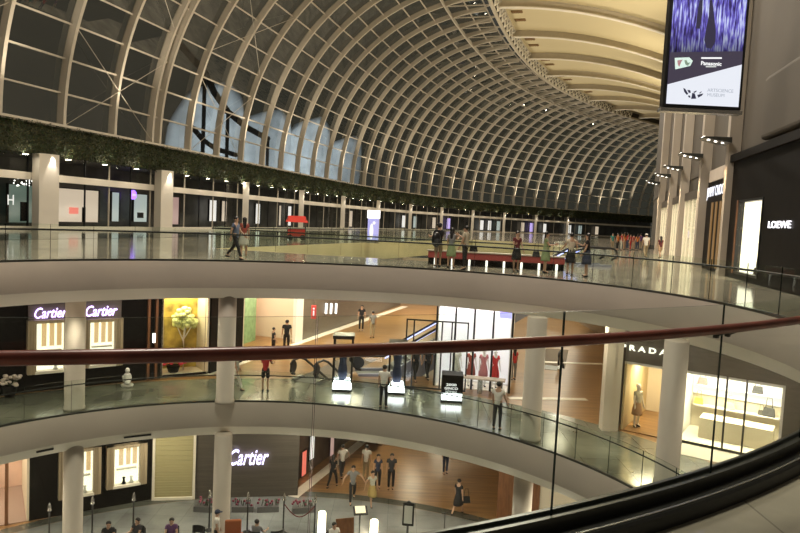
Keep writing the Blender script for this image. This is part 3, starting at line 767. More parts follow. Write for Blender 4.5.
for k in range(34): mb.ell((rnd.uniform(-1.5, 1.5), rnd.uniform(-.3, .3), rnd.uniform(-.3, .25)), (.05, .05, .05), 6, 4)
mb.build('bulb_cluster', glow('bulb_white', (1, .97, .9), 3), r)
mb = MB(); mb.tube([(-1.5, 0, .3), (1.5, 0, .3)], .03, 6); mb.tube([(0, 0, .3), (0, 0, 1.8)], .02, 6); mb.build('suspension', M['black'], r)
# pieces on the left gallery
p = at(372.5, 243, 0); r = thing('advertising_totem', 'upright advertising totem with a white header and blue picture, on the far left gallery', 'totem', (p.x, p.y, 0))
mb = MB(); mb.box((0, 0, .08), (.9, .4, .16)); mb.build('foot', M['chrome'], r)
mb = MB(); mb.box((0, 0, 1.0), (.82, .2, 1.7)); mb.build('picture_panel', glow('blue_picture', (.18, .22, .75), .9), r)
mb = MB(); mb.ell((-.12, -.11, .85), (.14, .03, .6)); mb.ell((.05, -.11, 1.5), (.1, .03, .12)); mb.build('figure_print', gwhite, r)
mb = MB(); mb.box((0, 0, 2.15), (.95, .26, .6)); mb.build('header', glow('header_white', (1, 1, .97), 2), r)
p = at(296, 240, 0); r = thing('market_cart', 'small red awning cart standing on the left gallery by a slim column', 'cart', (p.x, p.y, 0), .2)
mb = MB()
for sx in (-.65, .65):
    for sy in (-.4, .4): mb.box((sx, sy, .8), (.05, .05, 1.6))
mb.build('posts', M['chrome'], r)
mb = MB(); mb.add([(-.8, -.6, 1.3), (.8, -.6, 1.3), (.8, .6, 1.3), (-.8, .6, 1.3), (-.6, -.05, 1.75), (.6, -.05, 1.75), (.6, .05, 1.75), (-.6, .05, 1.75)], [(0, 3, 2, 1), (4, 5, 6, 7), (0, 1, 5, 4), (1, 2, 6, 5), (2, 3, 7, 6), (3, 0, 4, 7)]); mb.build('awning', mat('red_canvas', (.7, .05, .03), .7), r)
mb = MB(); mb.box((0, 0, .5), (1.3, .8, .6)); mb.build('counter', mat('red_lacquer', (.5, .04, .03), .4), r)
for sx in (-.45, .45):
    mb = MB(); mb.lathe([(.2, -.04), (.2, .04)], (0, 0, 0), 16); o = mb.build('wheel', M['blackrub'], r); o.rotation_euler = (pi / 2, 0, 0); o.location = (sx, -.42, .2)
# long red bench with lit legs behind the standing people
a, b = at(418, 264, 0), at(577, 271, 0)
a, b = V((1.2, 28.4, 0)), V((6.9, 27.8, 0)); dv = (b - a); ang = atan2(dv.y, dv.x)
# bridge of the canal with a red lit front
r = thing('red_counter', 'long red counter with glowing white post lamps, seen behind the people at the rail', 'counter', ((a + b) / 2), ang)
ln = dv.length
mb = MB(); mb.box((0, 0, .42), (ln, .5, .28)); bevel(mb.build('red_front', mat('red_panel', (.34, .06, .055), .45, emit=(1, .15, .12), es=.02), r), .03)
mb = MB(); mb.box((0, 0, .585), (ln + .1, .6, .05)); mb.build('top_board', M['stone'], r)
mb = MB(); mb.box((0, .1, .14), (ln, .2, .28)); mb.build('plinth', M['dark'], r)
for k in range(8):
    mb = MB(); mb.box((-ln / 2 + .3 + k * (ln - .6) / 7, -.05, .14), (.09, .09, .26)); mb.build('post_lamp', glow('post_lamp', (1, .95, .85), 1.6), r)

# ================================================================== right-hand wall and upper shops
def wallseg(A, B, z0, z1, name, m, th=.3, out=1):
    A, B = V((A[0], A[1], 0)), V((B[0], B[1], 0)); u = (B - A); n = V((u.y, -u.x, 0)).normalized() * th * out
    mb = MB(); mb.obox(A + V((0, 0, z0)), u, n, V((0, 0, z1 - z0))); o = mb.build(name, m); o['kind'] = 'structure'; return o
WR = [V((x, y, 0)) for x, y in WALLR]
mb = MB()
for i in range(len(WR) - 1):
    a, b = WR[i], WR[i + 1]; u = (b - a).normalized(); n = V((u.y, -u.x, 0))
    mb.obox(a + V((0, 0, 5.3)), b - a, n * .3, V((0, 0, 21.5)))
    mb.obox(a + n * .05, b - a, n * .25, V((0, 0, 5.3)))
o = mb.build('wall_right', M['wallup']); o['kind'] = 'structure'
class WF:                                    # frame along a wall: u along it, v out of it into the mall
    def __init__(s, A, B, z=0.):
        s.A = V((A[0], A[1], z)); s.B = V((B[0], B[1], z)); s.u = (s.B - s.A).normalized(); s.v = V((-s.u.y, s.u.x, 0)); s.L = (s.B - s.A).length; s.ang = atan2(s.u.y, s.u.x)
    def p(s, u, v, z): return s.A + s.u * u + s.v * v + V((0, 0, z))
    def ux(s, x, y, v=0.):                   # wall coordinates (u, z) under picture point
        q = onwall(x, y, s.A + s.v * v, s.B + s.v * v); d = q - s.A; return d.dot(s.u), q.z - s.A.z
    def box(s, mb, u0, u1, v0, v1, z0, z1, mi=0): mb.obox(s.p(u0, v0, z0), s.u * (u1 - u0), s.v * (v1 - v0), V((0, 0, z1 - z0)), mi)
# the first dark shop front
F1 = WF((12.05, 16.4), (15.0, 30.0)); uu = lambda x, y: F1.ux(x, y)
SHF = thing('storefront', 'dark stone luxury shop front with a white lit window at the right edge', 'shop front', F1.p(0, 0, 0), F1.ang)
def loc(mb, u0, u1, v0, v1, z0, z1, mi=0): mb.obox(V((u0, v0, z0)), V((u1 - u0, 0, 0)), V((0, v1 - v0, 0)), V((0, 0, z1 - z0)), mi); return mb
wu1, wz1 = uu(740, 204); wu0, wz0 = uu(763, 273)
wu1, wu0 = F1.ux(740, 240, .1)[0], F1.ux(763.5, 240, .1)[0]; wz1 = uu(752, 202)[1]; wz0 = max(.3, uu(752, 274)[1])
mb = MB(); loc(mb, 0, wu0 - .12, 0, .25, 0, 5.1); loc(mb, wu1 + .12, F1.L, 0, .25, 0, 5.1); loc(mb, wu0 - .12, wu1 + .12, 0, .25, wz1 + .1, 5.1); loc(mb, wu0 - .12, wu1 + .12, 0, .25, 0, wz0 - .1)
mb.build('stone_cladding', M['dark'], SHF)
mb = MB(); loc(mb, -.05, F1.L + .05, -.02, .42, 5.1, 5.42); mb.build('cornice', M['dark'], SHF)
mb = MB(); loc(mb, wu0, wu1, .0, .03, wz0, wz1); mb.build('lit_back', glow('window_warm_white', (1, .88, .68), 2.6), SHF)
mb = MB(); loc(mb, wu0 - .12, wu0, .0, .27, wz0 - .1, wz1 + .1); loc(mb, wu1, wu1 + .12, .0, .27, wz0 - .1, wz1 + .1); loc(mb, wu0, wu1, .0, .27, wz1, wz1 + .1); loc(mb, wu0, wu1, .0, .27, wz0 - .1, wz0); wf_ = mb.build('window_frame', M['black'], SHF)
mb = MB(); loc(mb, wu0, wu1, .2, .21, wz0, wz1); mb.build('pane', M['shopglass'], wf_)
mb = MB(); loc(mb, wu1 + .02, wu1 + .22, .26, .3, wz0 - .1, wz1 + .1); mb.build('side_reveal', M['woodp'], SHF)
s0, s1 = F1.ux(768.5, 226, .27)[0], F1.ux(791, 226, .27)[0]; sz = uu(780, 225)[1]; hh = abs(uu(780, 221.5)[1] - uu(780, 230)[1])
q = F1.p((s0 + s1) / 2, .27, sz); o = lettering('shop_sign', 'LOEWE', abs(s1 - s0), glow('sign_white', (.95, .93, 1), 3), q, -F1.u, height=hh * .8); tag(o, 'white lit lettering LOEWE on the dark shop front', 'sign')
handbag('dark handbag displayed low in the lit window of the dark shop front', F1.p(wu0 + .45, .12, wz0 + .02), cloth('bagdark', (.08, .04, .05)), 1.3, F1.ang)
# wall columns, blade lamps and lit windows towards the back
COLX = [(732, 6.6, .42), (704.5, 6.2, .62), (684.5, 5.9, .6), (672.5, 5.8, .6), (661.5, 5.6, .9)]
def wr_point(x):
    r = ray(x, 240)
    for i in range(len(WR) - 1):
        a, b = WR[i], WR[i + 1]; q = onwall(x, 240, a, b)
        if (q - a).to_2d().dot((b - a).to_2d()) >= 0 and (q - b).to_2d().dot((b - a).to_2d()) <= 0 and q.y > 2: return V((q.x, q.y, 0)), (b - a).normalized()
    return None
cpos = []
blade_label = ['nearest', 'second nearest', 'third', 'fourth', 'farthest']
for n, (x, ztop, wd) in enumerate(COLX):
    q, u = wr_point(x); v = V((-u.y, u.x, 0)); ang = atan2(u.y, u.x); cpos.append((q, u, v))
    mb = MB(); mb.box((0, 0, 13.2), (wd, .5, 26.4)); mb.box((0, 0, .12), (wd + .06, .56, .24)); o = mb.build('column', M['colm'], loc=q + v * .25, rz=ang); o['kind'] = 'structure'
    r = thing('blade_lamp', f'dark wing-shaped wall lamp with small spots, {blade_label[n]} on the right-hand columns', 'lamp', q + v * .52 + V((0, 0, 6.05)), ang, None)
    mb = MB(); k = 1.
    mb.add([(-.75, 0, .1), (.75, 0, .1), (.75, 0, -.14), (-.75, 0, -.14), (-.45, 1.1, .16), (.45, 1.1, .16), (.45, 1.1, .1), (-.45, 1.1, .1)], [(0, 1, 2, 3), (4, 7, 6, 5), (0, 4, 5, 1), (1, 5, 6, 2), (2, 6, 7, 3), (3, 7, 4, 0)]); bl_ = mb.build('blade', M['channel'], r)
    for s in range(3):
        mb = MB(); mb.lathe([(.06, -.03), (.06, .05)], (-.2, .25 + s * .3, -.07 + s * .055), 12); mb.build('spot_lens', lampw, bl_)
    mb = MB(); mb.box((0, 1.04, .18), (.5, .06, .03)); mb.build('top_light', lampw, bl_)
    spot('lamp', q + v * 1.3 + V((0, 0, 5.85)), q + v * .5 + V((0, 0, 1.5)), 700, (1, .80, .52), 62, .7, .12)
# second shop: recessed dark front with sign
(qa, ua, va), (qb, ub, vb) = cpos[0], cpos[1]
A2 = qa + ua * .4; B2_ = qb - ua * .4; F2 = WF(A2, B2_)
r = thing('storefront', 'narrow dark shop front with golden window strips between two pale columns', 'shop front', F2.A, F2.ang)
mb = MB(); loc(mb, 0, F2.L, 0, .12, 0, 5.2); mb.build('dark_panel', M['dark'], r)
for k in (.30, .48, .66):
    mb = MB(); loc(mb, F2.L * k, F2.L * (k + .07), .12, .16, .2, 3.5); mb.build('lit_strip', glow('gold_strip', (1, .5, .12), .2, .04), r)
mb = MB(); loc(mb, F2.L * .1, F2.L * .9, .12, .2, 4.6, 5.2); mb.build('lintel', M['plaster'], r)
q = F2.p(F2.L * .6, .16, 4.0); o = lettering('shop_sign', 'JIMMY CHOO', F2.L * .75, glow('sign_white2', (.85, .88, 1), 1.3), q, -F2.u); tag(o, 'small white lit lettering between the two nearest right-hand columns', 'sign')
# bright shop windows further back
for n in range(1, 4):
    (qa, ua, va), (qb, ub, vb) = cpos[n], cpos[n + 1]; A_ = qa + ua * .5; Bq = qb - ua * .75; F_ = WF(A_, Bq)
    r = thing('storefront', ['bright white shop front behind the second nearest right-hand column', 'bright shop front behind the third right-hand column', 'bright shop front beside the farthest right-hand column'][n - 1], 'shop front', F_.A, F_.ang)
    mb = MB(); loc(mb, 0, F_.L, 0, .04, .1, 3.9); mb.build('lit_back', glow('window_cream', (1, .86, .62), 1.9), r)
    for k in range(5):
        mb = MB(); loc(mb, F_.L * k / 4 - .04, F_.L * k / 4 + .04, .05, .25, 0, 4.0); mb.build('mullion', M['soffit'], r)
    mb = MB(); loc(mb, 0, F_.L, 0, .3, 3.9, 4.4); mb.build('lintel', M['taupe'], r)
    mb = MB(); loc(mb, 0, F_.L, .2, .21, 0, 3.9); mb.build('pane', M['shopglass'], r)
# projecting upper panel above the first shop
F0 = WF((11.45, 13.2), (14.2, 26.2)); r = thing('bulkhead_panel', 'pale plain bulkhead panel above the dark shop front', 'panel', F0.p(0, 0, 5.45), F0.ang)
mb = MB(); loc(mb, 0, F0.L, 0, .35, .15, 2.6); bevel(mb.build('panel', M['wallup'], r), .2, 3)
qv = F0.p(1.4, .2, 9.2) - V(r.location)
mb = MB(); loc(mb, 0, 4.2, 0, .3, 5.3, 9.0); mb.build('upper_window_band', M['white'], r)
mb = MB(); loc(mb, 0, 4.2, 0, .32, 4.0, 5.25); mb.build('upper_sill', M['taupe'], r)

# ================================================================== big hanging display screen
YS = 22.0
bl, br = aty(662.5, 108, YS), aty(741, 109, YS); X0, X1 = bl.x, br.x; Z0 = (bl.z + br.z) / 2; HS = 5.6; WS = X1 - X0
SCR = thing('display_screen', 'large hanging video screen with a violet rain picture and white lower corner', 'screen', ((X0 + X1) / 2, YS, Z0))
mb = MB(); mb.box((0, .16, HS / 2), (WS, .3, HS)); bevel(mb.build('housing', M['black'], SCR), .02)
m = bpy.data.materials.new('rain_picture'); m.use_nodes = True; nt = m.node_tree; p = nt.nodes['Principled BSDF']
tc = nt.nodes.new('ShaderNodeTexCoord'); mp = nt.nodes.new('ShaderNodeMapping'); mp.inputs['Scale'].default_value = (13, 1, 1.6)
nz = nt.nodes.new('ShaderNodeTexNoise'); nz.inputs['Scale'].default_value = 1.2; nz.inputs['Detail'].default_value = 4
n2 = nt.nodes.new('ShaderNodeTexNoise'); n2.inputs['Scale'].default_value = 1.1
rp_ = nt.nodes.new('ShaderNodeValToRGB'); e = rp_.color_ramp.elements; e[0].position = .38; e[0].color = (.03, .02, .10, 1); e[1].position = .72; e[1].color = (.75, .85, 1, 1)
k = e.new(.52); k.color = (.16, .13, .62, 1)
mul = nt.nodes.new('ShaderNodeMath'); mul.operation = 'MULTIPLY_ADD'; mul.inputs[1].default_value = .55; 
nt.links.new(tc.outputs['Object'], mp.inputs['Vector']); nt.links.new(mp.outputs['Vector'], nz.inputs['Vector']); nt.links.new(tc.outputs['Object'], n2.inputs['Vector'])
nt.links.new(n2.outputs['Fac'], mul.inputs[0]); ad = nt.nodes.new('ShaderNodeMath'); ad.operation = 'ADD'; ad.inputs[1].default_value = -.27
nt.links.new(nz.outputs['Fac'], mul.inputs[2]); nt.links.new(mul.outputs[0], ad.inputs[0]); nt.links.new(ad.outputs[0], rp_.inputs['Fac'])
sx_ = nt.nodes.new('ShaderNodeSeparateXYZ'); fd = nt.nodes.new('ShaderNodeMapRange'); fd.inputs['From Min'].default_value = 1.7; fd.inputs['From Max'].default_value = 2.7; fd.inputs['To Min'].default_value = .12; fd.inputs['To Max'].default_value = 1.05
nt.links.new(tc.outputs['Object'], sx_.inputs[0]); nt.links.new(sx_.outputs['Z'], fd.inputs['Value']); nt.links.new(fd.outputs['Result'], p.inputs['Emission Strength'])
nt.links.new(rp_.outputs['Color'], p.inputs['Emission Color']); p.inputs['Base Color'].default_value = (.01, .01, .01, 1); p.inputs['Roughness'].default_value = .3
def sp(x, y, dv): q = aty(x, y, YS); return V((q.x - (X0 + X1) / 2, -.0 - dv, q.z - Z0))
iw = WS / 2 - .1
mb = MB(); mb.box((0, -.0, HS / 2), (WS - .2, .02, HS - .2)); mb.build('picture', m, SCR)
def flatpoly(pts, dv, name, mt):
    mb = MB(); P = [sp(x, y, dv) for x, y in pts]; n = len(P); Q = [v + V((0, .004, 0)) for v in P]
    mb.add(P + Q, [tuple(range(n))] + [(i, n + i, n + (i + 1) % n, (i + 1) % n) for i in range(n)]); return mb.build(name, mt, SCR)
def locpoly(pts, dv, name, mt):
    mb = MB(); P = [V((x, -dv, z)) for x, z in pts]; n = len(P); Q = [v + V((0, .004, 0)) for v in P]
    mb.add(P + Q, [tuple(range(n))] + [(i, n + i, n + (i + 1) % n, (i + 1) % n) for i in range(n)]); return mb.build(name, mt, SCR)
locpoly([(-iw, .72), (iw, 1.47), (iw, 1.9), (-iw, 1.75)], .014, 'dark_picture_foot', mat('screen_dark', (.01, .01, .01), .4, emit=(.055, .045, .07), es=1))
locpoly([(-iw, .1), (iw, .1), (iw, 1.47), (-iw, .72)], .018, 'white_corner', glow('screen_white', (.86, .89, .97), .95, .03))
sil = mat('screen_silhouette', (.01, .01, .01), .4, emit=(.035, .03, .06), es=1)
flatpoly([(709.5, 0), (712, 0), (713, 8), (714.3, 20), (715.5, 32), (715, 42), (711, 49), (706, 48), (704, 40), (706, 28), (708.5, 16)], .022, 'silhouette', sil)
flatpoly([(699.5, 0), (702.5, 0), (702, 14), (700.5, 24), (699.5, 29), (695.5, 28.5), (696.5, 18), (697.8, 8)], .022, 'silhouette', sil)
gsw = glow('screen_logo', (1, 1, 1), 1.0, .03)
ctr = sp(683, 63, .024); O_ = V(SCR.location)
flatpoly([(674.5, 58), (689, 57.5), (692.5, 61), (690, 66), (675, 69.5)], .022, 'logo_patch', glow('logo_green', (.7, .95, .85), .8))
flatpoly([(677, 60.5), (682.5, 59.8), (681, 62), (679, 67), (677.5, 65)], .026, 'logo_stroke', glow('logo_pink', (.5, .12, .2), .5))
flatpoly([(684, 60.5), (686, 60), (687.5, 63), (690, 62.5), (687.5, 66), (685, 64.5)], .026, 'logo_stroke', glow('logo_dgreen', (.05, .25, .15), .5))
lettering('lettering', 'Panasonic', sp(721.5, 63, 0).x - sp(701, 63, 0).x, gsw, sp(711, 63.7, .022), (1, 0, 0), parent=SCR, extrude=.004, bold=.03)
flatpoly([(701, 57.4), (721.5, 57.4), (721.5, 59), (701, 59)], .022, 'caption_line', gsw)
flatpoly([(705.5, 66.2), (716, 66.2), (716, 67.4), (705.5, 67.4)], .022, 'caption_line', glow('caption', (.6, .65, .65), .8))
lettering('lettering', 'ARTSCIENCE', sp(733, 91, 0).x - sp(707, 91, 0).x, glow('caption_grey', (.42, .46, .54), .9, .03), sp(720, 90.7, .022), (1, 0, 0), parent=SCR, extrude=.004)
lettering('lettering', 'MUSEUM', sp(724, 95, 0).x - sp(707, 95, 0).x, glow('caption_grey', (.42, .46, .54), .9, .03), sp(715.5, 95.2, .022), (1, 0, 0), parent=SCR, extrude=.004)
ink = mat('emblem_ink', (.01, .01, .01), .5, emit=(.03, .03, .06), es=1)
for poly in ([(683, 88), (685, 89), (688, 94), (686.5, 95), (684, 92)], [(687, 90), (690, 90.3), (690.5, 93), (688.5, 93)], [(692, 93), (694.5, 93.5), (696, 98.8), (690.8, 99), (691.5, 96)], [(688, 95.5), (690, 96), (690, 98), (688, 97)], [(693, 92), (696.5, 90.6), (696, 92), (694, 93)], [(697, 95), (703, 93.5), (702, 95.5), (698, 97.8)], [(699, 93), (701.5, 91.2), (701, 92.5), (699.5, 93.8)]):
    flatpoly(poly, .022, 'emblem', ink)
mb = MB(); mb.box((0, .16, -.08), (WS + .1, .34, .12)); mb.build('bottom_rail', M['chrome'], SCR)
for sx in (-.9, .9):
    mb = MB(); mb.box((sx * WS / 2 * .9, .2, HS + 8), (.1, .1, 16)); mb.build('hanger_rod', M['steel'], SCR)

# ================================================================== middle floor (below the gallery)
def room(name, label, F, u0, u1, h, depth, backm, floorm, kids=None, cat='shop', wallm=None):
    r = thing(name, label, cat, F.p(0, 0, 0), F.ang); wallm = wallm or M['cream']
    mb = MB(); loc(mb, u0, u1, -depth, -depth + .1, 0, h); mb.build('back_wall', backm, r)
    for a_ in (u0, u1 - .08): mb = MB(); loc(mb, a_, a_ + .08, -depth, 0, 0, h); mb.build('side_wall', wallm, r)
    mb = MB(); loc(mb, u0, u1, -depth, 0, .0, .03); mb.build('shop_floor', floorm, r)
    mb = MB(); loc(mb, u0, u1, -depth, 0, h - .1, h); mb.build('shop_ceiling', M['white'], r)
    return r
def solid(F, u0, u1, v0, v1, z0, z1, m, name='wall_back'):
    mb = MB(); F.box(mb, u0, u1, v0, v1, z0, z1); o = mb.build(name, m); o['kind'] = 'structure'; return o
H1 = 4.02
C1 = WF((-9.95, 27.65), (-18.2, 21.3), B1)
solid(C1, 0, C1.L, -.3, 0, 0, H1, M['dark'], 'wall_left')
gcart = glow('jewel_window', (1, .86, .68), 1.7); gviolet = glow('sign_violet', (.62, .45, 1), 3.5)
ribbed = mat('ribbed_bronze_stone', (.40, .32, .21), .4, var=.25, scale=3, stretch=(8, 8, .1))
def jewel(F, x0, x1, yt, yb, label, prod, signpx=None, signlabel=None, topz=H1):
    xm = (x0 + x1) / 2; u0 = F.ux(x1, yb)[0]; u1 = F.ux(x0, yb)[0]; zt = F.ux(xm, yt)[1]; zb = F.ux(xm, yb)[1]
    r = thing('jewellery_window', label, 'shop window', F.p(u0, 0, 0), F.ang); w = u1 - u0
    mb = MB(); loc(mb, 0, w, .0, .04, zb, zt); mb.build('lit_back', gcart, r)
    for k_ in (.08, .34, .62): mb = MB(); loc(mb, w * k_, w * (k_ + .17), .04, .07, zb + (zt - zb) * .5, zt); mb.build('amber_panel', glow('amber_panel', (1, .55, .2), .8), r)
    mb = MB(); loc(mb, -.04, w + .04, .0, .34, zb - .1, zb); mb.build('sill', M['band'], r)
    mb = MB(); loc(mb, -.3, 0, .0, .3, zb - .1, zt + .12); loc(mb, w, w + .3, .0, .3, zb - .1, zt + .12); loc(mb, -.3, w + .3, .0, .3, zt, zt + .12)
    for k in range(3):
        for s in (-1, 1):
            b = -.24 + k * .09 if s < 0 else w + .05 + k * .09; loc(mb, b, b + .05, .3, .33, zb - .1, zt + .12)
    mb.build('surround', ribbed, r)
    mb = MB(); loc(mb, 0, w, .24, .25, zb, zt); mb.build('pane', M['shopglass'], r)
    mb = MB(); loc(mb, w * .1, w * .9, .06, .2, zb + (zt - zb) * .40, zb + (zt - zb) * .43); sh_ = mb.build('shelf', M['band'], r)
    for k in range(prod):
        mb = MB(); mb.lathe([(.10, 0), (.05, .10), (.04, .2), (.07, .26), (0, .30)], (w * (.3 + .3 * k), .14, zb + .01), 10); mb.build('necklace_stand', M['dark'] if k else M['white'], r)
    return r, u0, u1, zt
def sign_on(F, txt, x0, x1, y0, y1, m, label, v=.05, shear=0., bold=.02, name='shop_sign', h=None):
    ua, za = F.ux(x0, (y0 + y1) / 2); ub, zb_ = F.ux(x1, (y0 + y1) / 2); z0 = F.ux((x0 + x1) / 2, y1)[1]; z1 = F.ux((x0 + x1) / 2, y0)[1]
    o = lettering(name, txt, abs(ua - ub), m, F.p((ua + ub) / 2, v, (z0 + z1) / 2), -F.u, shear=shear, bold=bold, height=(z1 - z0), extrude=.06)
    return tag(o, label, 'sign')
# pale stone panel above the pair of windows
ua = C1.ux(121, 315)[0]; ub = C1.ux(28, 320)[0]; zc = C1.ux(75, 321)[1]
solid(C1, ua, ub, 0, .06, zc, H1, M['taupe'], 'wall_left')
jewel(C1, 35, 63, 322, 369, 'warm lit jewellery window on the middle floor, left of the round column', 1)
jewel(C1, 88, 113, 321, 363, 'warm lit jewellery window on the middle floor, right of the round column', 2)
sign_on(C1, 'Cartier', 34, 66.5, 307, 317.5, gviolet, 'violet-white Cartier sign over the left jewellery window of the middle floor', .1, .35, 0)
sign_on(C1, 'Cartier', 85, 116.5, 305, 315.5, gviolet, 'violet-white Cartier sign over the right jewellery window of the middle floor', .1, .35, 0)
u_, z_ = C1.ux(153.5, 338); r = thing('wall_lamp', 'slim white lamp on the dark wall beside the flower shop', 'lamp', C1.p(u_, .02, z_ - .2), C1.ang)
mb = MB(); loc(mb, -.06, .06, 0, .03, 0, .42); mb.build('back_plate', M['chrome'], r); mb = MB(); loc(mb, -.05, .05, .03, .09, .02, .4); mb.build('diffuser', glow('lamp_pure', (1, .97, .93), 4), r)
for u0 in (.18, .5):
    mb = MB(); loc(mb, u0, u0 + .1, 0, .12, 0, H1); o = mb.build('trim_10', M['woodp'], loc=C1.A, rz=C1.ang); o['kind'] = 'structure'
# seated white figure and pale planter against the dark wall
p = at(125, 383, B1); r = thing('sculpture', 'small white seated sculpture by the dark wall right of the jewellery windows', 'sculpture', (p.x + .3, p.y - .5, B1), .5)
mb = MB(); mb.lathe([(.22, 0), (.25, .08), (.2, .12)], (0, 0, 0), 16); mb.build('plinth', M['white'], r)
mb = MB(); mb.ell((0, .02, .34), (.17, .2, .24)); mb.ell((0, -.12, .2), (.13, .2, .1)); mb.ell((0, -.03, .66), (.09, .1, .11)); mb.tube([(0, .1, .4), (-.16, .02, .42), (-.14, -.16, .26)], .045); mb.build('figure', M['white'], r)
p = at(10, 388, B1); r = thing('potted_plant', 'pale potted orchid at the left edge of the middle floor', 'plant', (p.x + .7, p.y - 1.2, B1))
mb = MB(); mb.lathe([(.16, 0), (.26, .42), (.24, .44), (.2, .4)], (0, 0, 0), 18); mb.build('pot', M['dark'], r)
mb = MB()
for k in range(22):
    a = random.uniform(0, 6.28); rr = random.uniform(.05, .34); mb.ell((rr * cos(a), rr * sin(a), .6 + random.uniform(-.12, .2)), (.09, .09, .06), 7, 5)
mb.build('blossom', mat('orchid_white', (.6, .52, .44), .6), r)
mb = MB()
for k in range(10): a = k * .63; mb.bar((0, 0, .4), (.25 * cos(a), .25 * sin(a), .62), .06, .01)
mb.build('leaf', M['foliage'], r)
# flower shop
FS = WF((-8.25, 28.75), (-9.95, 27.65), B1)
yelb = mat('golden_backdrop', (.40, .30, .06), .5, var=.85, scale=1.3)
r = room('flower_shop', 'golden lit flower shop window at the end of the dark jewellery wall', FS, 0, FS.L, H1, 1.7, yelb, M['band'])
mb = MB(); loc(mb, FS.L * .1, FS.L * .5, .0, .05, 3.4, 3.75); mb.build('hanging_board', mat('slate_board', (.2, .25, .33), .5), r)
mb = MB(); loc(mb, 0, FS.L, -.06, 0, 0, .12); loc(mb, 0, FS.L, -.03, 0, H1 - .15, H1); loc(mb, FS.L - .06, FS.L, -.05, 0, 0, H1); mb.build('front_frame', M['dark'], r)
area('lamp', FS.p(FS.L / 2, -.9, H1 - .2), 1.2, 110, (1, .84, .55))
q = FS.p(.8, -1.1, .03); r = thing('blossom_tree', 'pale green blossom tree with a white trunk in the flower shop', 'tree', q)
mb = MB(); mb.tube([(0, 0, 0), (.03, .02, .7), (-.02, 0, 1.4), (.05, 0, 1.9)], .045); mb.tube([(-.02, 0, 1.3), (-.3, .05, 1.9)], .025); mb.tube([(0, 0, 1.4), (.34, .0, 2.0)], .025); mb.build('trunk', M['white'], r)
mb = MB(); rnd = random.Random(5)
for k in range(60):
    d = V((rnd.gauss(0, 1), rnd.gauss(0, .8), rnd.gauss(0, .8))).normalized() * rnd.uniform(.2, .56); mb.ell(V((0, 0, 2.25)) + d, (.14, .14, .12), 8, 6)
mb.build('crown', mat('pale_blossom', (.62, .68, .30), .7, var=.3, scale=5), r)
q = FS.p(1.3, -.8, .03); r = thing('flower_arrangement', 'big red flower arrangement on the floor of the flower shop', 'flowers', q)
mb = MB(); mb.lathe([(.2, 0), (.3, .3), (.28, .32)], (0, 0, 0), 16); mb.build('bowl', M['dark'], r)
mb = MB()
for k in range(46):
    d = V((rnd.gauss(0, 1), rnd.gauss(0, 1), abs(rnd.gauss(0, .8)))).normalized(); mb.ell(V((0, 0, .42)) + V((d.x * .5, d.y * .4, d.z * .38)), (.1, .1, .085), 8, 6)
mb.build('blossom', mat('red_blossom', (.62, .03, .07), .6, var=.5, scale=8), r)
# corridor wall with the pink shop
CW = WF((.2, 56.), (-8.2, 28.85), B1)
pu0, pu1 = CW.ux(301.5, 340)[0], 25.7
solid(CW, 0, pu0, -.3, 0, 0, H1, M['taupe'], 'wall_left'); solid(CW, pu1, CW.L, -.3, 0, 0, H1, M['dark'], 'wall_left')
pinkb = mat('pink_wall', (.72, .50, .40), .6, var=.18, scale=.7)
r = room('gift_shop', 'pink and cream lit shop on the left of the middle floor corridor', CW, pu0, pu1, H1, 3.0, pinkb, M['wood'], wallm=M['cream'])
mb = MB(); loc(mb, pu0, pu0 + .9, -.15, .05, 0, H1); mb.build('front_pier', M['white'], r)
mb = MB(); loc(mb, pu0 + 1.4, pu0 + 3.4, -2.5, -2.2, 0, 2.9); mb.build('green_partition', mat('green_panel', (.25, .42, .22), .4, var=.2), r)
mb = MB()
for k in range(4): loc(mb, pu1 - 2.2, pu1 - .5, -2.9, -2.5, .5 + k * .7, .54 + k * .7)
shf_ = mb.build('shelf', M['white'], r)
for k in range(9):
    mb = MB(); u = pu1 - 2.1 + (k % 3) * .6; loc(mb, u, u + .28, -2.85, -2.6, .54 + (k // 3) * .7, .54 + (k // 3) * .7 + .25); mb.build('gift_box', cloth(['red', 'teal', 'orange'][k % 3], (.3, .1, .1)), shf_)
mb = MB(); loc(mb, pu0 + .9, pu1, -.05, .0, H1 - .45, H1); mb.build('fascia_board', M['cream'], r)
for k in (.25, .5, .75): area('lamp', CW.p(pu0 + (pu1 - pu0) * k, -1.4, H1 - .15), 1.2, 85, (1, .82, .62))
for k in range(3):
    u_, z_ = CW.ux(325 + k * 5, 310); r = thing('wall_lamp', ['first slim upright lamp on the grey corridor wall past the pink shop', 'middle slim upright lamp of three on the grey corridor wall', 'last slim upright lamp of three on the grey corridor wall'][k], 'lamp', CW.p(u_, .0, z_ - .25), CW.ang)
    mb = MB(); loc(mb, -.12, .12, 0, .05, 0, .7); mb.build('back_plate', M['chrome'], r); mb = MB(); loc(mb, -.08, .08, .05, .1, .03, .67); mb.build('diffuser', glow('lamp_pure', (1, .97, .93), 4), r)
p = aty(313, 330, 33); r = thing('wayfinding_sign', 'red hanging sign with a white symbol in the middle floor corridor', 'sign', (p.x, 33, 0))
zs0, zs1 = aty(313, 319, 33).z, aty(313, 305, 33).z
mb = MB(); mb.box((0, 0, (zs0 + zs1) / 2), (.26, .06, zs1 - zs0)); bevel(mb.build('plate', mat('red_sign', (.5, .06, .05), .4, emit=(.7, .1, .08), es=.45), r), .03)
mb = MB(); mb.ell((0, -.035, zs1 - .18), (.05, .01, .05)); mb.box((0, -.035, (zs0 + zs1) / 2 - .05), (.07, .015, .26)); mb.build('white_symbol', glow('symbol_white', (1, .9, .9), .8), r)
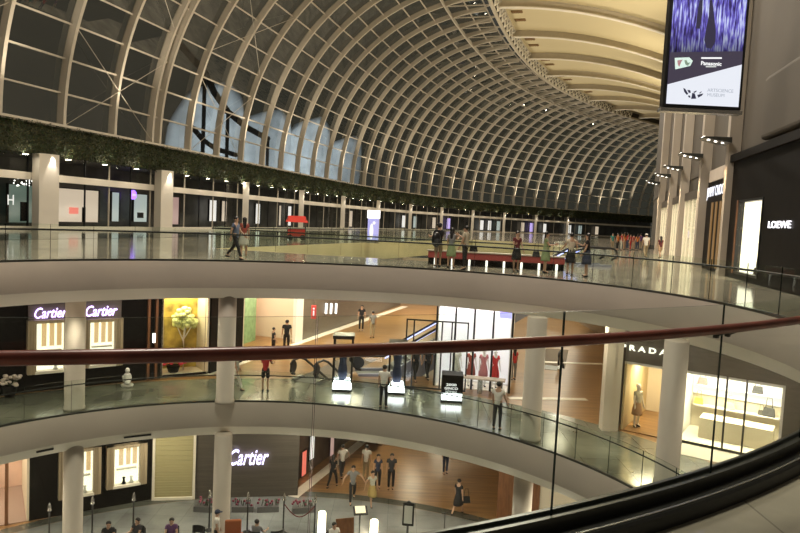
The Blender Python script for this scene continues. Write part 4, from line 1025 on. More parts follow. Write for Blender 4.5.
mb = MB(); mb.box((0, 0, (zs1 - 1.38) / 2), (.03, .03, abs(-1.38 - zs1))); mb.build('hanger', M['chrome'], r)

# ------------------------------------------------------------------ escalators
def escalator(label, base, heading, rise, width, down=False, sidem=None, glowrail=None, lo=1.3, hi=1.6):
    """heading in plan; starts at base, climbs (or sinks) by rise"""
    sgn = -1 if down else 1; run = rise / math.tan(radians(30)); r = thing('escalator', label, 'escalator', base, heading)
    def zt(x): return 0 if x <= 0 else (sgn * rise if x >= run else sgn * rise * x / run)
    xs = [-lo, 0, run, run + hi]
    mb = MB()
    for s in (-1, 1):
        y0, y1 = s * width / 2, s * (width / 2 + .14)
        top = [(x, zt(x) + .12) for x in xs]; bot = [(x, zt(x) - (.95 if 0 <= x <= run else .95) if (x > .6 or down) else zt(x) - .02) for x in (xs if down else [-lo, .9, run, run + hi])]
        P = top + bot[::-1]; n = len(P)
        vs = [(x, y0, z) for x, z in P] + [(x, y1, z) for x, z in P]; fs = [tuple(range(n)), tuple(range(n, 2 * n))[::-1]] + [(i, n + i, n + (i + 1) % n, (i + 1) % n) for i in range(n)]
        mb.add(vs, fs)
    mb.build('side_cladding', sidem or M['chrome'], r)
    mb = MB(); b = [(x, zt(x) - .8) for x in ([.9, run, run + hi] if not down else xs)]
    vs = [(x, -width / 2, z) for x, z in b] + [(x, width / 2, z) for x, z in b]; n = len(b); mb.add(vs, [(i, i + 1, n + i + 1, n + i) for i in range(n - 1)]); mb.build('underside', M['plaster'], r)
    mb = MB(); N = int(rise / .2)
    for k in range(N):
        x = run * k / N; z = sgn * rise * (k + (1 if not down else 0)) / N; mb.box((x + run / N / 2, 0, z - .13), (run / N, width - .04, .26))
    mb.box((-lo / 2, 0, -.01), (lo, width - .04, .05)); mb.box((run + hi / 2, 0, sgn * rise - .01), (hi, width - .04, .05)); mb.build('steps', mat('step_metal', (.16, .16, .15), .4, .6), r)
    for s in (-1, 1):
        y = s * (width / 2 + .06); mb = MB()
        vs = [(x, y, zt(x) + .12) for x in xs] + [(x, y, zt(x) + .86) for x in xs]; mb.add(vs, [(i, i + 1, 4 + i + 1, 4 + i) for i in range(3)]); mb.build('glass_side', M['caseglass'], r)
        path = [(-lo + .1, .30), (-lo - .12, .36), (-lo - .26, .5), (-lo - .31, .64), (-lo - .26, .79), (-lo - .12, .9), (-lo + .1, .93)] + [(x, zt(x) + .93) for x in (-.2, .3, run * .5, run - .3, run + .3)] + [(run + hi - .1, sgn * rise + .93), (run + hi + .12, sgn * rise + .9), (run + hi + .26, sgn * rise + .78), (run + hi + .3, sgn * rise + .64), (run + hi + .24, sgn * rise + .48), (run + hi, sgn * rise + .36)]
        mb = MB(); mb.tube([(x, y, z) for x, z in path], .055, 8); hr_ = mb.build('handrail', M['blackrub'], r)
        if glowrail:
            mb = MB(); mb.bar((-.1, y - s * .05, .82), (run, y - s * .05, sgn * rise + .82), .03, .05); mb.build('light_strip', glowrail, hr_)
        mb = MB(); mb.lathe([(.26, -.03), (.26, .03)], (0, 0, 0), 18); o = mb.build('newel_disc', M['black'], r); o.rotation_euler = (pi / 2, 0, 0); o.location = (-lo - .02, y, .63)
    return r
eh = atan2(1.9, 8.9)
escalator('rising escalator with a blue-lit handrail, in the middle of the corridor', (-.5, 30.6, B1), eh, 5.4, 1.0, glowrail=glow('blue_strip', (.35, .40, 1), 2.5), sidem=mat('blue_grey_panel', (.28, .29, .36), .3, .3))
hd = atan2(.95, .32)
escalator('sinking escalator at the left of the middle floor, its black newels towards the opening', (-3.62, 28.9, B1), hd, 5.0, 1.0, down=True, lo=.8, hi=.3)
escalator('sinking escalator at the right of the middle floor corridor', (7.98, 33.9, B1), hd, 5.0, 1.0, down=True, lo=.8, hi=.3)

# ------------------------------------------------------------------ lit display cases on the middle floor
gbase = glow('case_base', (.95, .93, 1), 5.5)
def case(label, x, yb, ht, w, kind):
    p = at(x, yb, B1); r = thing('display_case', label, 'display case', (p.x, p.y + w / 2, B1), -atan2(p.x, p.y) * .6)
    mb = MB(); mb.box((0, 0, .05), (w, w, .1)); mb.build('plinth', M['black'], r)
    mb = MB(); mb.box((0, 0, .24), (w * .94, w * .94, .28)); lb_ = mb.build('lit_base', gbase, r)
    if kind == 'glass':
        mb = MB()
        for sx in (-1, 1):
            for sy in (-1, 1): mb.box((sx * w * .46, sy * w * .46, (ht + .38) / 2), (.07, .07, ht - .38))
        mb.build('frame_post', M['black'], r)
        mb = MB(); mb.box((0, 0, ht - .07), (w * 1.08, w * 1.08, .14)); mb.build('roof', M['channel'], r)
        mb = MB()
        for sy in (-1, 1): mb.quad((-w * .45, sy * w * .46, .4), (w * .45, sy * w * .46, .4), (w * .45, sy * w * .46, ht - .14), (-w * .45, sy * w * .46, ht - .14)); mb.quad((sy * w * .46, -w * .45, .4), (sy * w * .46, w * .45, .4), (sy * w * .46, w * .45, ht - .14), (sy * w * .46, -w * .45, ht - .14))
        mb.build('glass', M['caseglass'], r)
        mb = MB(); mb.box((.04, 0, .42), (w * .6, w * .6, .08)); mb.build('lit_step', gbase, lb_)
        mb = MB(); mb.lathe([(.16, 0), (.2, .35), (.14, .75), (.19, 1.1), (.05, 1.25), (.06, 1.4), (0, 1.45)], (0, 0, .46), 14); mb.build('exhibit', cloth('navy', (.03, .04, .08)), r)
    else:
        mb = MB(); mb.box((0, 0, .38 + (ht - .38) / 2), (w, w, ht - .38)); bevel(mb.build('body', M['dark'], r), .02)
        for k, t in enumerate(('2000', 'GINCO', 'ICON')):
            lettering('lettering', t, w * (.48, .62, .5)[k], glow('letter_white', (1, 1, 1), .9), (-.04, -w / 2 - .002, ht * .66 - k * .15), (1, 0, 0), parent=r, extrude=.006, bold=.02, height=.1)
    return r
case('tall black framed glass case with glowing base, first from the left', 341, 392, 2.35, .82, 'glass')
case('tall black framed glass case with glowing base, second from the left', 396, 395, 2.2, .72, 'glass')
case('low black display block with white lettering and a glowing base', 452, 403, 1.12, .86, 'block')
# glass screen with dark posts behind the block
a, b = at(404, 393, B1), at(467, 398, B1); a.z = b.z = B1; a.y += 1.0; b.y += 1.0; dv = b - a
r = thing('glass_screen', 'tall glass screen with thin dark posts behind the lettered block', 'screen wall', a, atan2(dv.y, dv.x))
for k in (0, .12, .58, .74, 1):
    mb = MB(); mb.box((dv.length * k, 0, 1.5), (.06, .06, 3.0)); mb.build('post', M['black'], r)
mb = MB(); mb.quad((0, 0, .05), (dv.length, 0, .05), (dv.length, 0, 2.95), (0, 0, 2.95)); mb.build('pane', M['caseglass'], r)
mb = MB(); mb.box((dv.length / 2, 0, 2.97), (dv.length + .06, .07, .06)); mb.box((dv.length / 2, 0, .03), (dv.length, .07, .06)); mb.build('rail', M['black'], r)
# bright white shop in the middle
WSH = WF((4.95, 28.0), (1.75, 28.75), B1)
r = room('fashion_shop', 'brilliant white fashion showcase in front of the rising escalator', WSH, 0, WSH.L, H1, 1.3, M['white'], M['band'], wallm=M['white'])
mb = MB()
for k in range(5): loc(mb, WSH.L * k / 4 - .04, WSH.L * k / 4 + .04, -.05, .03, 0, H1)
mb.build('mullion', M['black'], r)
mb = MB(); loc(mb, .1, WSH.L - .1, -1.2, -1.15, .1, 3.7); mb.build('light_wall', glow('light_wall', (1, .93, .98), .62), r)
mb = MB(); loc(mb, .1, .6, -.3, -.06, H1 - .8, H1 - .3); mb.build('blue_screen', glow('blue_screen', (.2, .2, 1), 2), r)
for k in (.25, .75): area('lamp', WSH.p(WSH.L * k, -.6, H1 - .2), .8, 45, (1, .93, .9))
for k, (u, c) in enumerate(((.7, 'red'), (1.2, 'pink'), (1.75, 'brick'), (2.4, 'pale'))):
    q = WSH.p(u, -.5, .03); person(['red dressed mannequin nearest the right end of the white shop', 'pink dressed mannequin in the white shop', 'brick red mannequin in the middle of the white shop window', 'pale mannequin nearest the left end of the white shop'][k], q, 10, 1.75, c, ('skirt', c), 'none', name='mannequin', cat='mannequin', skin=M['white'], female=True)
r = thing('display_table', 'long pale display bench across the foot of the white showcase', 'table', WSH.p(0, 0, 0), WSH.ang)
mb = MB(); loc(mb, .15, 2.3, .25, .75, .62, .68); mb.build('top', M['stone'], r)
for k in (.25, 1.1, 1.95): mb = MB(); loc(mb, k, k + .2, .35, .65, 0, .62); mb.build('leg', M['chrome'], r)
# right-hand shop on the middle floor
PS = WF((13.4, 20.15), (7.75, 23.9), B1)
ge0, ge1 = PS.ux(660, 440)[0], PS.ux(620, 431)[0]; gw0, gw1 = PS.ux(781, 440)[0], PS.ux(674, 440)[0]
zh = PS.ux(640, 363)[1]
solid(PS, -.2, gw0, -.3, 0, 0, H1, M['taupe'], 'wall_right'); solid(PS, gw1, ge0, -.3, 0, 0, H1, M['taupe'], 'wall_right'); solid(PS, gw0, ge1, -.05, .04, zh, H1, M['taupe'], 'wall_right')
r = room('boutique_entrance', 'cream boutique entrance with a timber floor left of the right-hand round column', PS, ge0, ge1, zh, 3.5, M['cream'], M['wood'], wallm=mat('tan_wall', (.60, .50, .30), .6))
r = room('handbag_shop', 'brilliant handbag shop window at the right of the middle floor', PS, gw0, gw1, zh, 2.6, M['cream'], M['band'], wallm=M['white'])
mb = MB(); loc(mb, gw0 + .1, gw1 - .1, -2.45, -2.4, 1.3, zh - .15); mb.build('light_wall', glow('light_wall_warm', (1, .92, .78), 1.25), r)
for k in range(3):
    mb = MB(); loc(mb, gw0 + .2, gw1 - .2, -2.4, -2.1, .9 + k * .75, .93 + k * .75); mb.build('shelf', M['white'], r)
mb = MB(); loc(mb, gw0 + .3, gw1 - .6, -1.8, -1.0, .03, .75); mb.build('counter', M['cream'], r)
mb = MB()
for x in (675.5, 724, 744): u = PS.ux(x, 420)[0]; loc(mb, u - .03, u + .03, -.06, .0, 0, zh)
loc(mb, gw0, gw1, -.06, 0, 0, .1); mb.build('front_frame', M['channel'], r)
for x in (705, 711):
    u = PS.ux(x, 410)[0]; mb = MB(); mb.tube([(u, .05, .5), (u, .05, 2.4)], .03, 8); mb.build('door_handle', M['chrome'], r)
mb = MB(); loc(mb, gw0, gw1, -.04, -.03, .1, zh); mb.build('pane', M['shopglass'], r)
for k in (.2, .5, .8): area('lamp', PS.p(gw0 + (gw1 - gw0) * k, -1.2, zh - .15), 1.0, 110, (1, .86, .62))
area('lamp', PS.p((ge0 + ge1) / 2, -1.6, zh - .15), 1.0, 95, (1, .82, .55))
for k, (x, z, c, s) in enumerate(((690, 1.68, (.5, .2, .2), 1.2), (682, .93, (.5, .4, .1), 1.1), (722, .93, (.4, .5, .35), 1.1), (750, 1.68, (.06, .06, .07), 1.2), (764, .93, (.05, .05, .055), 1.4), (756, .93, (.1, .09, .08), .8), (700, 2.43, (.5, .4, .3), 1.0), (735, 2.43, (.2, .18, .15), 1.0))):
    u = PS.ux(x, 410)[0] * 1.0; u = min(max(u, gw0 + .35), gw1 - .35)
    handbag(['rose handbag on the middle shelf of the bright shop', 'yellow handbag on the low shelf of the bright shop', 'pale green handbag on the low shelf of the bright shop', 'black handbag on the middle shelf of the bright shop', 'large black handbag on the low shelf of the bright shop', 'small dark clutch bag on the low shelf of the bright shop', 'tan handbag on the top shelf of the bright shop', 'dark brown handbag on the top shelf of the bright shop'][k], PS.p(u, -2.25, z), cloth('bag%d' % k, c), s, PS.ang)
sign_on(PS, 'P R A D A', 622, 668, 346.5, 352, glow('sign_warm', (1, .95, .8), 1.6), 'white lit shop name on the grey band over the boutique entrance', .08, bold=.01)
q = PS.p(PS.ux(631, 430)[0], -.7, .03); person('mannequin in a pale top and brown skirt at the boutique entrance', q, 20, 1.62, 'pale', ('skirt', 'tan'), 'bun', name='mannequin', cat='mannequin', skin=M['white'], female=True, hairm=M['white'])
mb = MB(); PS.box(mb, gw0 - .2, gw1, .0, 1.3, .002, .012); o = mb.build('trim_12', M['band']); o['kind'] = 'structure'
# pale pilasters at the corner of the boutique
for x, w in ((606, .3), (614, .28)):
    p = at(x, 431, B1); mb = MB(); mb.box((p.x, p.y + .2, B1 + H1 / 2), (w, .4, H1)); o = mb.build('column', M['cream']); o['kind'] = 'structure'
wallseg((8.0, 24.3), (14.5, 44), B1, -1.38, 'wall_right', M['cream'], .25)
wallseg((-2, 57), (14, 57), B1, -1.38, 'wall_back', M['stone'], .3, -1); wallseg((14, 44), (14, 57), B1, -1.38, 'wall_right', M['stone'])
wallseg((4.0, 36), (8.5, 50), B1, -1.38, 'wall_right', M['cream'], .2); wallseg((3.6, 36), (8.1, 50), B1, -1.38, 'wall_left', M['cream'], .2, -1)
wallseg((-22, 10), (-18.2, 21.3), B1, -1.38, 'wall_left', M['dark'], .3, -1)
wallseg((13.2, 20.2), (16, 8), B1, -1.38, 'wall_right', M['taupe'])

# ================================================================== bottom floor
q1 = at(297, 497, B2); q2 = at(150, 500.5, B2); q3 = at(0, 526, B2)
D1 = WF((q1.x, q1.y + .15), (q2.x, q2.y + .1), B2); D2 = WF((q2.x, q2.y + .1), (q3.x - 2.5, q3.y - 1.6), B2)
solid(D1, 0, D1.L, -.3, 0, 0, H1, mat('dark_taupe_panel', (.085, .072, .058), .4, var=.2, scale=2, stretch=(.2, .2, 8)), 'wall_left'); solid(D2, 0, D2.ux(29, 520)[0], -.3, 0, 0, H1, M['dark'], 'wall_left')
sign_on(D1, 'Cartier', 229.5, 268.5, 448.5, 464, glow('sign_violet_white', (.68, .58, 1), 4), 'violet-white Cartier sign on the dark wall of the bottom floor', .08, .35, 0)
jewel(D2, 113, 138, 446, 482, 'warm lit jewellery window on the bottom floor, beside the yellow shutter', 2)
jewel(D2, 66, 92, 450, 492, 'warm lit jewellery window on the bottom floor, partly behind the round column', 1)
u1_, _z = D1.ux(154, 470); u0_, z0_ = D1.ux(192.5, 497); 
r = thing('roller_shutter', 'yellowish roller shutter right of the jewellery windows on the bottom floor', 'shutter', D1.p(u0_, 0, 0), D1.ang)
mb = MB(); w = min(u1_, D1.L - .15) - u0_
for k in range(33): loc(mb, 0, w, .02, .05 + .015 * (k % 2), .12 + k * .115, .12 + (k + 1) * .115 - .01)
mb.build('slats', mat('shutter_slat', (.42, .37, .19), .5), r); mb = MB(); loc(mb, -.1, 0, 0, .12, 0, H1 - .03); loc(mb, w, w + .1, 0, .12, 0, H1 - .03); loc(mb, 0, w, 0, .14, 0, .12); mb.build('guide', M['band'], r)
# left open shop on the bottom floor
F_ = D2; ul = D2.ux(29, 520)[0]
r = room('open_shop', 'pale pinkish open shop at the far left of the bottom floor', F_, ul, F_.L, H1, 4, pinkb, mat('pink_carpet', (.34, .24, .2), .8), wallm=M['cream'])
mb = MB(); 
for k in (.18, .5): loc(mb, ul + (F_.L - ul) * k, ul + (F_.L - ul) * k + .12, -.1, .05, 0, H1)
mb.build('timber_post', M['woodp'], r)
area('lamp', F_.p((ul + F_.L) / 2, -1.8, H1 - .2), 1.5, 160, (1, .85, .66))
DW = WF((3.2, 53.5), (-4.95, 29.0), B2)
solid(DW, 0, DW.L, -.3, 0, 0, H1, mat('dim_brown_shop', (.11, .08, .065), .35, var=.6, scale=1.0), 'wall_left')
for k, (x, y, c) in enumerate(((311, 446, 'lit_white'), (331, 446, 'lit_pink'), (303, 462, 'lit_red'))):
    u_, z_ = DW.ux(x, y); 
    if z_ < .3: continue
    r = thing('wall_poster', ['tall narrow white lit poster on the dark corridor wall of the bottom floor', 'dim pink lit poster farther along the dark corridor wall', 'small reddish lit poster low on the dark corridor wall'][k], 'poster', DW.p(u_, .01, z_ - .7), DW.ang)
    mb = MB(); loc(mb, -.25, .25, 0, .05, 0, 1.3); mb.build('frame', M['black'], r); mb = MB(); loc(mb, -.2, .2, .05, .07, .06, 1.24); mb.build('lit_sheet', MATS[c], r)
E1 = WF((10.2, 25.0), (4.7, 27.7), B2)
e_ = lambda x: E1.ux(x, 495)[0]
solid(E1, 0, E1.L, -.3, 0, 0, H1, M['cream'], 'wall_right')
r = thing('timber_panel', 'brown timber wall panels behind the grey column on the bottom floor', 'panel', E1.p(0, 0, 0), E1.ang)
mb = MB(); loc(mb, e_(540), e_(526), 0, .06, 0, H1 - .05); loc(mb, e_(513), E1.L, 0, .06, 0, H1 - .05); mb.build('boards', M['woodp'], r)
wallseg((4.7, 27.75), (14, 54), B2, B1 - 1.38, 'wall_right', M['woodp'], .3)
wallseg((-6, 56), (18, 56), B2, B1 - 1.38, 'wall_back', M['stone'], .3, -1)
wallseg((-20, 24), (-24, 10), B2, B1 - 1.38, 'wall_left', M['dark'])

# stanchion lamps, ropes and cafe furniture on the bottom floor
def stanchion(label, x, y, first=[None]):
    p = at(x, y, B2)
    if first[0] is None:
        r = thing('stanchion', label, 'stanchion', p)
        mb = MB(); mb.lathe([(.17, 0), (.17, .03), (.05, .07), (.035, .1)], (0, 0, 0), 18); mb.build('base', M['black'], r)
        mb = MB(); mb.lathe([(.03, .08), (.03, 1.3)], (0, 0, 0), 12); pl_ = mb.build('pole', M['black'], r)
        mb = MB(); mb.lathe([(.03, 1.3), (.075, 1.34), (.075, 1.37), (.05, 1.38), (.06, 1.5), (.03, 1.6), (.0, 1.66)], (0, 0, 0), 14); mb.build('finial', M['chrome'], pl_); first[0] = r
    else: r = copy_tree(first[0]); r.location = p; r['label'] = label
    return p
sp_ = []
for n, (x, y) in enumerate(((49, 546), (92, 538), (133, 534), (209, 530), (247, 532), (283, 533))):
    sp_.append(stanchion(['first black stanchion from the left on the bottom floor', 'second black stanchion from the left, just right of the thick column', 'third black stanchion from the left, under the jewellery window', 'fourth black stanchion from the left, beside the slimmer column', 'fifth black stanchion from the left, under the Cartier lettering', 'last black stanchion on the right, the one with a rope'][n], x, y))
a = sp_[-1] + V((0, 0, 1.2)); b = at(314, 535, B2) + V((0, 0, 1.2))
mb = MB(); mb.tube([a.lerp(b, k / 10) - V((0, 0, .5 * sin(pi * k / 10))) for k in range(11)], .02, 8); o = mb.build('barrier_rope', cloth('maroon', (.12, .02, .025))); tag(o, 'dark red rope hanging from the last stanchion', 'rope')
stanchion('black stanchion holding the right end of the red rope', 314, 535)
def standlamp(label, x, y, h):
    p = at(x, y, B2); r = thing('floor_lantern', label, 'lamp', p)
    mb = MB(); mb.lathe([(.16, 0), (.16, .04), (.03, .07), (.03, .3)], (0, 0, 0), 16); mb.build('base', M['black'], r)
    mb = MB(); mb.lathe([(.13, .3), (.15, .35), (.15, h - .05), (.13, h)], (0, 0, 0), 16); mb.build('shade', glow('lantern_warm', (1, .85, .6), 6), r)
standlamp('glowing cylinder lantern left of the menu stand', 321, 542, 1.2); standlamp('glowing cylinder lantern between menu stand and framed sign', 373, 548, 1.1)
p = at(359, 538, B2); r = thing('menu_stand', 'black menu stand with a lit open page', 'stand', p, .2)
mb = MB(); mb.lathe([(.2, 0), (.2, .03), (.025, .06), (.025, 1.05)], (0, 0, 0), 16); mb.build('post', M['black'], r)
mb = MB(); mb.obox((-.28, -.2, 1.02), (.56, 0, 0), (0, .36, .18), (0, -.02, .04)); mb.build('tray', M['black'], r)
mb = MB(); mb.obox((-.2, -.16, 1.085), (.4, 0, 0), (0, .3, .15), (0, 0, .01)); mb.build('page', glow('menu_page', (1, .78, .4), 1.0), r)
p = at(407, 540, B2); r = thing('sign_stand', 'black framed upright sign with a pale panel on a post', 'sign', p, -.1)
mb = MB(); mb.lathe([(.2, 0), (.2, .03), (.045, .06), (.045, .6)], (0, 0, 0), 16); mb.build('post', M['black'], r)
mb = MB(); mb.box((0, 0, 1.05), (.46, .08, .95)); bevel(mb.build('frame', M['black'], r), .12, 4)
mb = MB(); mb.box((0, -.045, 1.05), (.32, .02, .72)); bevel(mb.build('panel', mat('pale_sign', (.55, .55, .5), .3), r), .008)
mb = MB(); mb.lathe([(.05, 0), (.09, .05), (.02, .1)], (0, 0, 1.5), 12); mb.build('cap', M['black'], r)
p = at(444, 532, B2); r = thing('coat_hook_post', 'thin dark post at the right end of the marble floor', 'post', p)
mb = MB(); mb.lathe([(.14, 0), (.14, .03), (.02, .05), (.02, .8)], (0, 0, 0), 12); mb.build('pole', M['black'], r); mb = MB(); mb.bar((-.12, 0, .78), (.12, 0, .84), .04, .04); mb.build('arm', M['black'], r)
# planters with red orchids on the marble floor
for n, (x, y) in enumerate(((205, 511), (243, 511), (268, 511), (303, 512))):
    p = at(x, y, B2); r = thing('orchid_planter', ['red orchid planter beside the slimmer column', 'red orchid planter under the left of the Cartier lettering', 'red orchid planter right of the fifth stanchion', 'red orchid planter beyond the red rope'][n], 'plant', p, .1 * n)
    mb = MB(); mb.box((0, 0, .12), (.9, .3, .24)); mb.build('trough', mat('grey_trough', (.14, .14, .14), .4), r)
    mb = MB(); rnd = random.Random(n)
    for k in range(9): mb.ell((rnd.uniform(-.45, .45), rnd.uniform(-.12, .12), rnd.uniform(.3, .55)), (.06, .05, .05), 7, 5)
    mb.build('blossom', mat('orchid_red', (.26, .05, .09), .6), r)
    mb = MB()
    for k in range(14): x_ = rnd.uniform(-.4, .4); mb.bar((x_, 0, .22), (x_ + rnd.uniform(-.1, .1), rnd.uniform(-.1, .1), .5), .025, .008)
    mb.build('leaf', M['foliage'], r)
# cafe chairs and tables
def cafe_chair(label, x, y, yaw, first=[None]):
    p = at(x, y, B2)
    if first[0] is None:
        r = thing('cafe_chair', label, 'chair', p, yaw)
        mb = MB(); mb.box((0, 0, .45), (.46, .46, .06)); bevel(mb.build('seat', M['black'], r), .02)
        for sx in (-1, 1):
            for sy in (-1, 1): mb = MB(); mb.bar((sx * .2, sy * .2, 0), (sx * .18, sy * .18, .43), .035, .035); mb.build('leg', M['black'], r)
        mb = MB(); n = 9
        pts = [(.26 * sin(-1.2 + 2.4 * k / 8), .22 + .02 - .16 * (1 - cos(-1.2 + 2.4 * k / 8)), .78) for k in range(n)]
        mb.sweep(pts, [(-.015, -.14), (.015, -.14), (.015, .14), (-.015, .14)]); mb.build('backrest', M['black'], r)
        for sx in (-1, 1): mb = MB(); mb.bar((sx * .19, .2, .45), (sx * .19, .2, .7), .03, .03); mb.build('back_post', M['black'], r)
        first[0] = r
    else: r = copy_tree(first[0]); r.location = p; r.rotation_euler = (0, 0, yaw); r['label'] = label
    return p
chairs = [(108, 556, .3), (137, 552, -.4), (171, 552, .2), (196, 552, -.2), (256, 553, 2.8), (275, 552, -2.6), (333, 556, .6)]
cl = ['leftmost black cafe chair, with a seated guest', 'second black cafe chair from the left, with a seated guest', 'black cafe chair left of the slimmer column', 'black cafe chair just behind the man in the white cap', 'black cafe chair under the Cartier lettering, facing away', 'empty black cafe chair beside the fifth stanchion', 'black cafe chair next to the left lantern']
for (x, y, yaw), l in zip(chairs, cl): cafe_chair(l, x, y, yaw)
def cafe_table(label, x, y, first=[None]):
    p = at(x, y, B2)
    if first[0] is None:
        r = thing('cafe_table', label, 'table', p)
        mb = MB(); mb.lathe([(.34, .72), (.36, .73), (.36, .75), (.0, .75)], (0, 0, 0), 28); mb.build('table_top', M['white'], r); mb = MB(); mb.lathe([(.24, 0), (.24, .03), (.03, .06), (.03, .72)], (0, 0, 0), 18); mb.build('pedestal', M['black'], r); first[0] = r
    else: r = copy_tree(first[0]); r.location = p; r['label'] = label
cafe_table('round white cafe table between the two seated guests at the left', 122, 558); cafe_table('round white cafe table left of the orange armchair', 184, 560); cafe_table('round white cafe table below the red rope', 300, 558)
p = at(232, 553, B2); r = thing('armchair', 'orange-brown upholstered armchair below the fifth stanchion', 'chair', p, .2)
om = mat('orange_fabric', (.40, .12, .04), .8)
mb = MB(); mb.box((0, 0, .35), (.6, .6, .2)); bevel(mb.build('seat', om, r), .05, 3); mb = MB(); mb.box((0, .28, .75), (.6, .14, .8)); bevel(mb.build('backrest', om, r), .06, 3)
for sx in (-1, 1): mb = MB(); mb.box((sx * .33, 0, .45), (.1, .6, .4)); bevel(mb.build('armrest', om, r), .04, 3)
for sx in (-1, 1):
    for sy in (-1, 1): mb = MB(); mb.box((sx * .25, sy * .25, .13), (.05, .05, .26)); mb.build('leg', M['woodp'], r)
p = at(345, 552, B2); r = thing('folding_board', 'brown leaning board beside the left lantern', 'board', p, .3)
mb = MB(); mb.obox((-.35, 0, 0), (.7, 0, 0), (0, .03, 0), (0, .25, 1.2)); mb.build('panel', M['woodp'], r); mb = MB(); mb.bar((0, .5, 0), (0, .2, .9), .04, .04); mb.build('prop_leg', M['woodp'], r)

# ================================================================== people
def P(label, x, y, z, face, **k): return person(label, feet(x, y, z), face, **k)
# on the upper gallery
P('man in a blue-grey shirt and black trousers walking along the far left gallery', 235, 259.5, L1, 80, h=1.72, top='bluegrey', bottom=('trousers', 'black'), pose='walk', arms=((-18, 8, 20), (22, 8, 25)))
P('woman in a brick red top and pale skirt just behind the man in blue-grey', 243.5, 257, L1, 200, h=1.64, top='brick', bottom=('skirt', 'pale'), hair='long', female=True)
P('person in a black cap and top, leftmost at the upper rail', 437.5, 267, L1, 200, h=1.78, top='black', bottom=('shorts', 'khaki'), cap='black', arms=((35, 6, 60), (35, 6, 60)))
r = thing('backpack', 'big black backpack worn by the capped person at the rail', 'bag', V(feet(437.5, 267, L1)) + V((-.12, -.26, .85)), radians(20))
mb = MB(); mb.ell((0, 0, .26), (.2, .13, .3), 14, 10); mb.build('bag_body', M['black'], r); mb = MB(); mb.ell((0, -.1, .18), (.14, .06, .14), 10, 7); mb.build('front_pocket', cloth('charcoal', (.04, .04, .045)), r)
P('woman with long dark hair, grey top and green skirt at the rail', 450.5, 268, L1, 160, h=1.62, top='grey', bottom=('skirt', 'green'), hair='long', female=True, arms=((50, 5, 70), (10, 8, 15)))
P('man in a cream shirt and black trousers at the upper rail', 464, 270, L1, -120, h=1.74, top='cream', bottom=('trousers', 'black'), arms=((55, 8, 60), (5, 10, 20)))
handbag('black shoulder bag hanging beside the man in the cream shirt', V(feet(464, 270, L1)) + V((.33, .05, .72)), M['black'], 1.1, .4, strap=.6, name='shoulder_bag')
P('woman in a dark maroon top and black skirt standing alone at the rail', 515.5, 271.5, L1, 15, h=1.62, top='maroon', bottom=('skirt', 'black'), hair='bun', female=True, arms=((20, 8, 80), (8, 10, 25)))
P('woman in a pale green dress with long black hair at the rail', 544.5, 273, L1, 75, h=1.66, top='green', bottom=('skirt', 'green'), hair='long', female=True, arms=((30, 6, 70), (-10, 8, 10)))
handbag('dark bag hanging behind the woman in the pale green dress', V(feet(544.5, 273, L1)) + V((-.38, .0, .62)), cloth('charcoal', (.04, .04, .045)), 1., .2, strap=.5)
P('woman in a cream top and short black skirt at the upper rail', 569.5, 275, L1, 180, h=1.66, top='cream', bottom=('skirt', 'black'), hair='bun', female=True, arms=((15, 22, 50), (15, 22, 50)))
P('woman in a black dress, rightmost of the standing people at the rail', 585.5, 277, L1, -110, h=1.68, top='black', bottom=('skirt', 'navy'), hair='long', female=True, arms=((45, 8, 70), (10, 8, 20)))
P('man in a white shirt, white cap and khaki trousers walking away at the right', 645, 257.5, L1, 170, h=1.76, top='white', bottom=('trousers', 'khaki'), pose='walk', cap='white')
handbag('black bag carried by the man with the white cap', V(feet(645, 257.5, L1)) + V((.42, 0, .62)), M['black'], 1.4, .3, strap=.3)
P('woman with long black hair and a dark top walking away at the right', 659.5, 258.5, L1, 185, h=1.66, top='maroon', bottom=('shorts', 'tan'), hair='long', female=True, pose='walk')
crowd = [(612, 'teal', 'khaki'), (617, 'orange', 'black'), (621, 'red', 'pale'), (627, 'red', 'navy'), (633, 'brick', 'tan'), (637, 'orange', 'navy'), (640, 'purple', 'khaki'), (624, 'orange', 'tan'), (630, 'red', 'red')]
for n, (x, c, b) in enumerate(crowd):
    P('small distant person in %s top and %s trousers in the far crowd' % (c, b), x, 249.3 + (n % 3) * .5, L1, 30 * n, h=1.55 + .05 * (n % 4), top=c, bottom=('trousers', b), hair=('short', 'long')[n % 2], group='far crowd on the right gallery', female=bool(n % 2))
# on the middle floor
P('man in a red shirt and black shorts on the middle floor', 265, 391, B1, 175, h=1.68, top='red', bottom=('shorts', 'black'), arms=((30, 8, 60), (30, 8, 60)))
P('person in white trousers half hidden beside the slimmer column', 235.5, 390, B1, 90, h=1.7, top='pale', bottom=('trousers', 'white'), pose='walk')
P('tall person in black in front of the pink shop', 286, 353, B1, 190, h=1.78, top='black', bottom=('trousers', 'black'))
P('shorter person in charcoal left of the tall one at the pink shop', 273, 356, B1, 120, h=1.5, top='charcoal', bottom=('trousers', 'black'), female=True)
P('man in a white shirt and black trousers standing before the second glass case', 383, 408.5, B1, 165, h=1.72, top='white', bottom=('trousers', 'black'))
P('man in a white shirt walking by the rail left of the tall pale column', 496.5, 430, B1, 150, h=1.76, top='white', bottom=('trousers', 'charcoal'), arms=((20, 8, 20), (10, 8, 20)))
P('walker in black behind the glass screen, left one of two', 415, 381, B1, 20, h=1.7, top='black', bottom=('trousers', 'black'), pose='walk')
P('walker in charcoal behind the glass screen, right one of two', 427, 380, B1, 200, h=1.66, top='charcoal', bottom=('trousers', 'black'), pose='walk')
P('dark figure beyond the low plinth near the white shop', 503, 372, B1, 60, h=1.68, top='black', bottom=('trousers', 'black'), pose='walk')
P('figure in a red top close to the tall pale column', 513, 380, B1, 200, h=1.6, top='red', bottom=('trousers', 'grey'), hair='long', female=True)
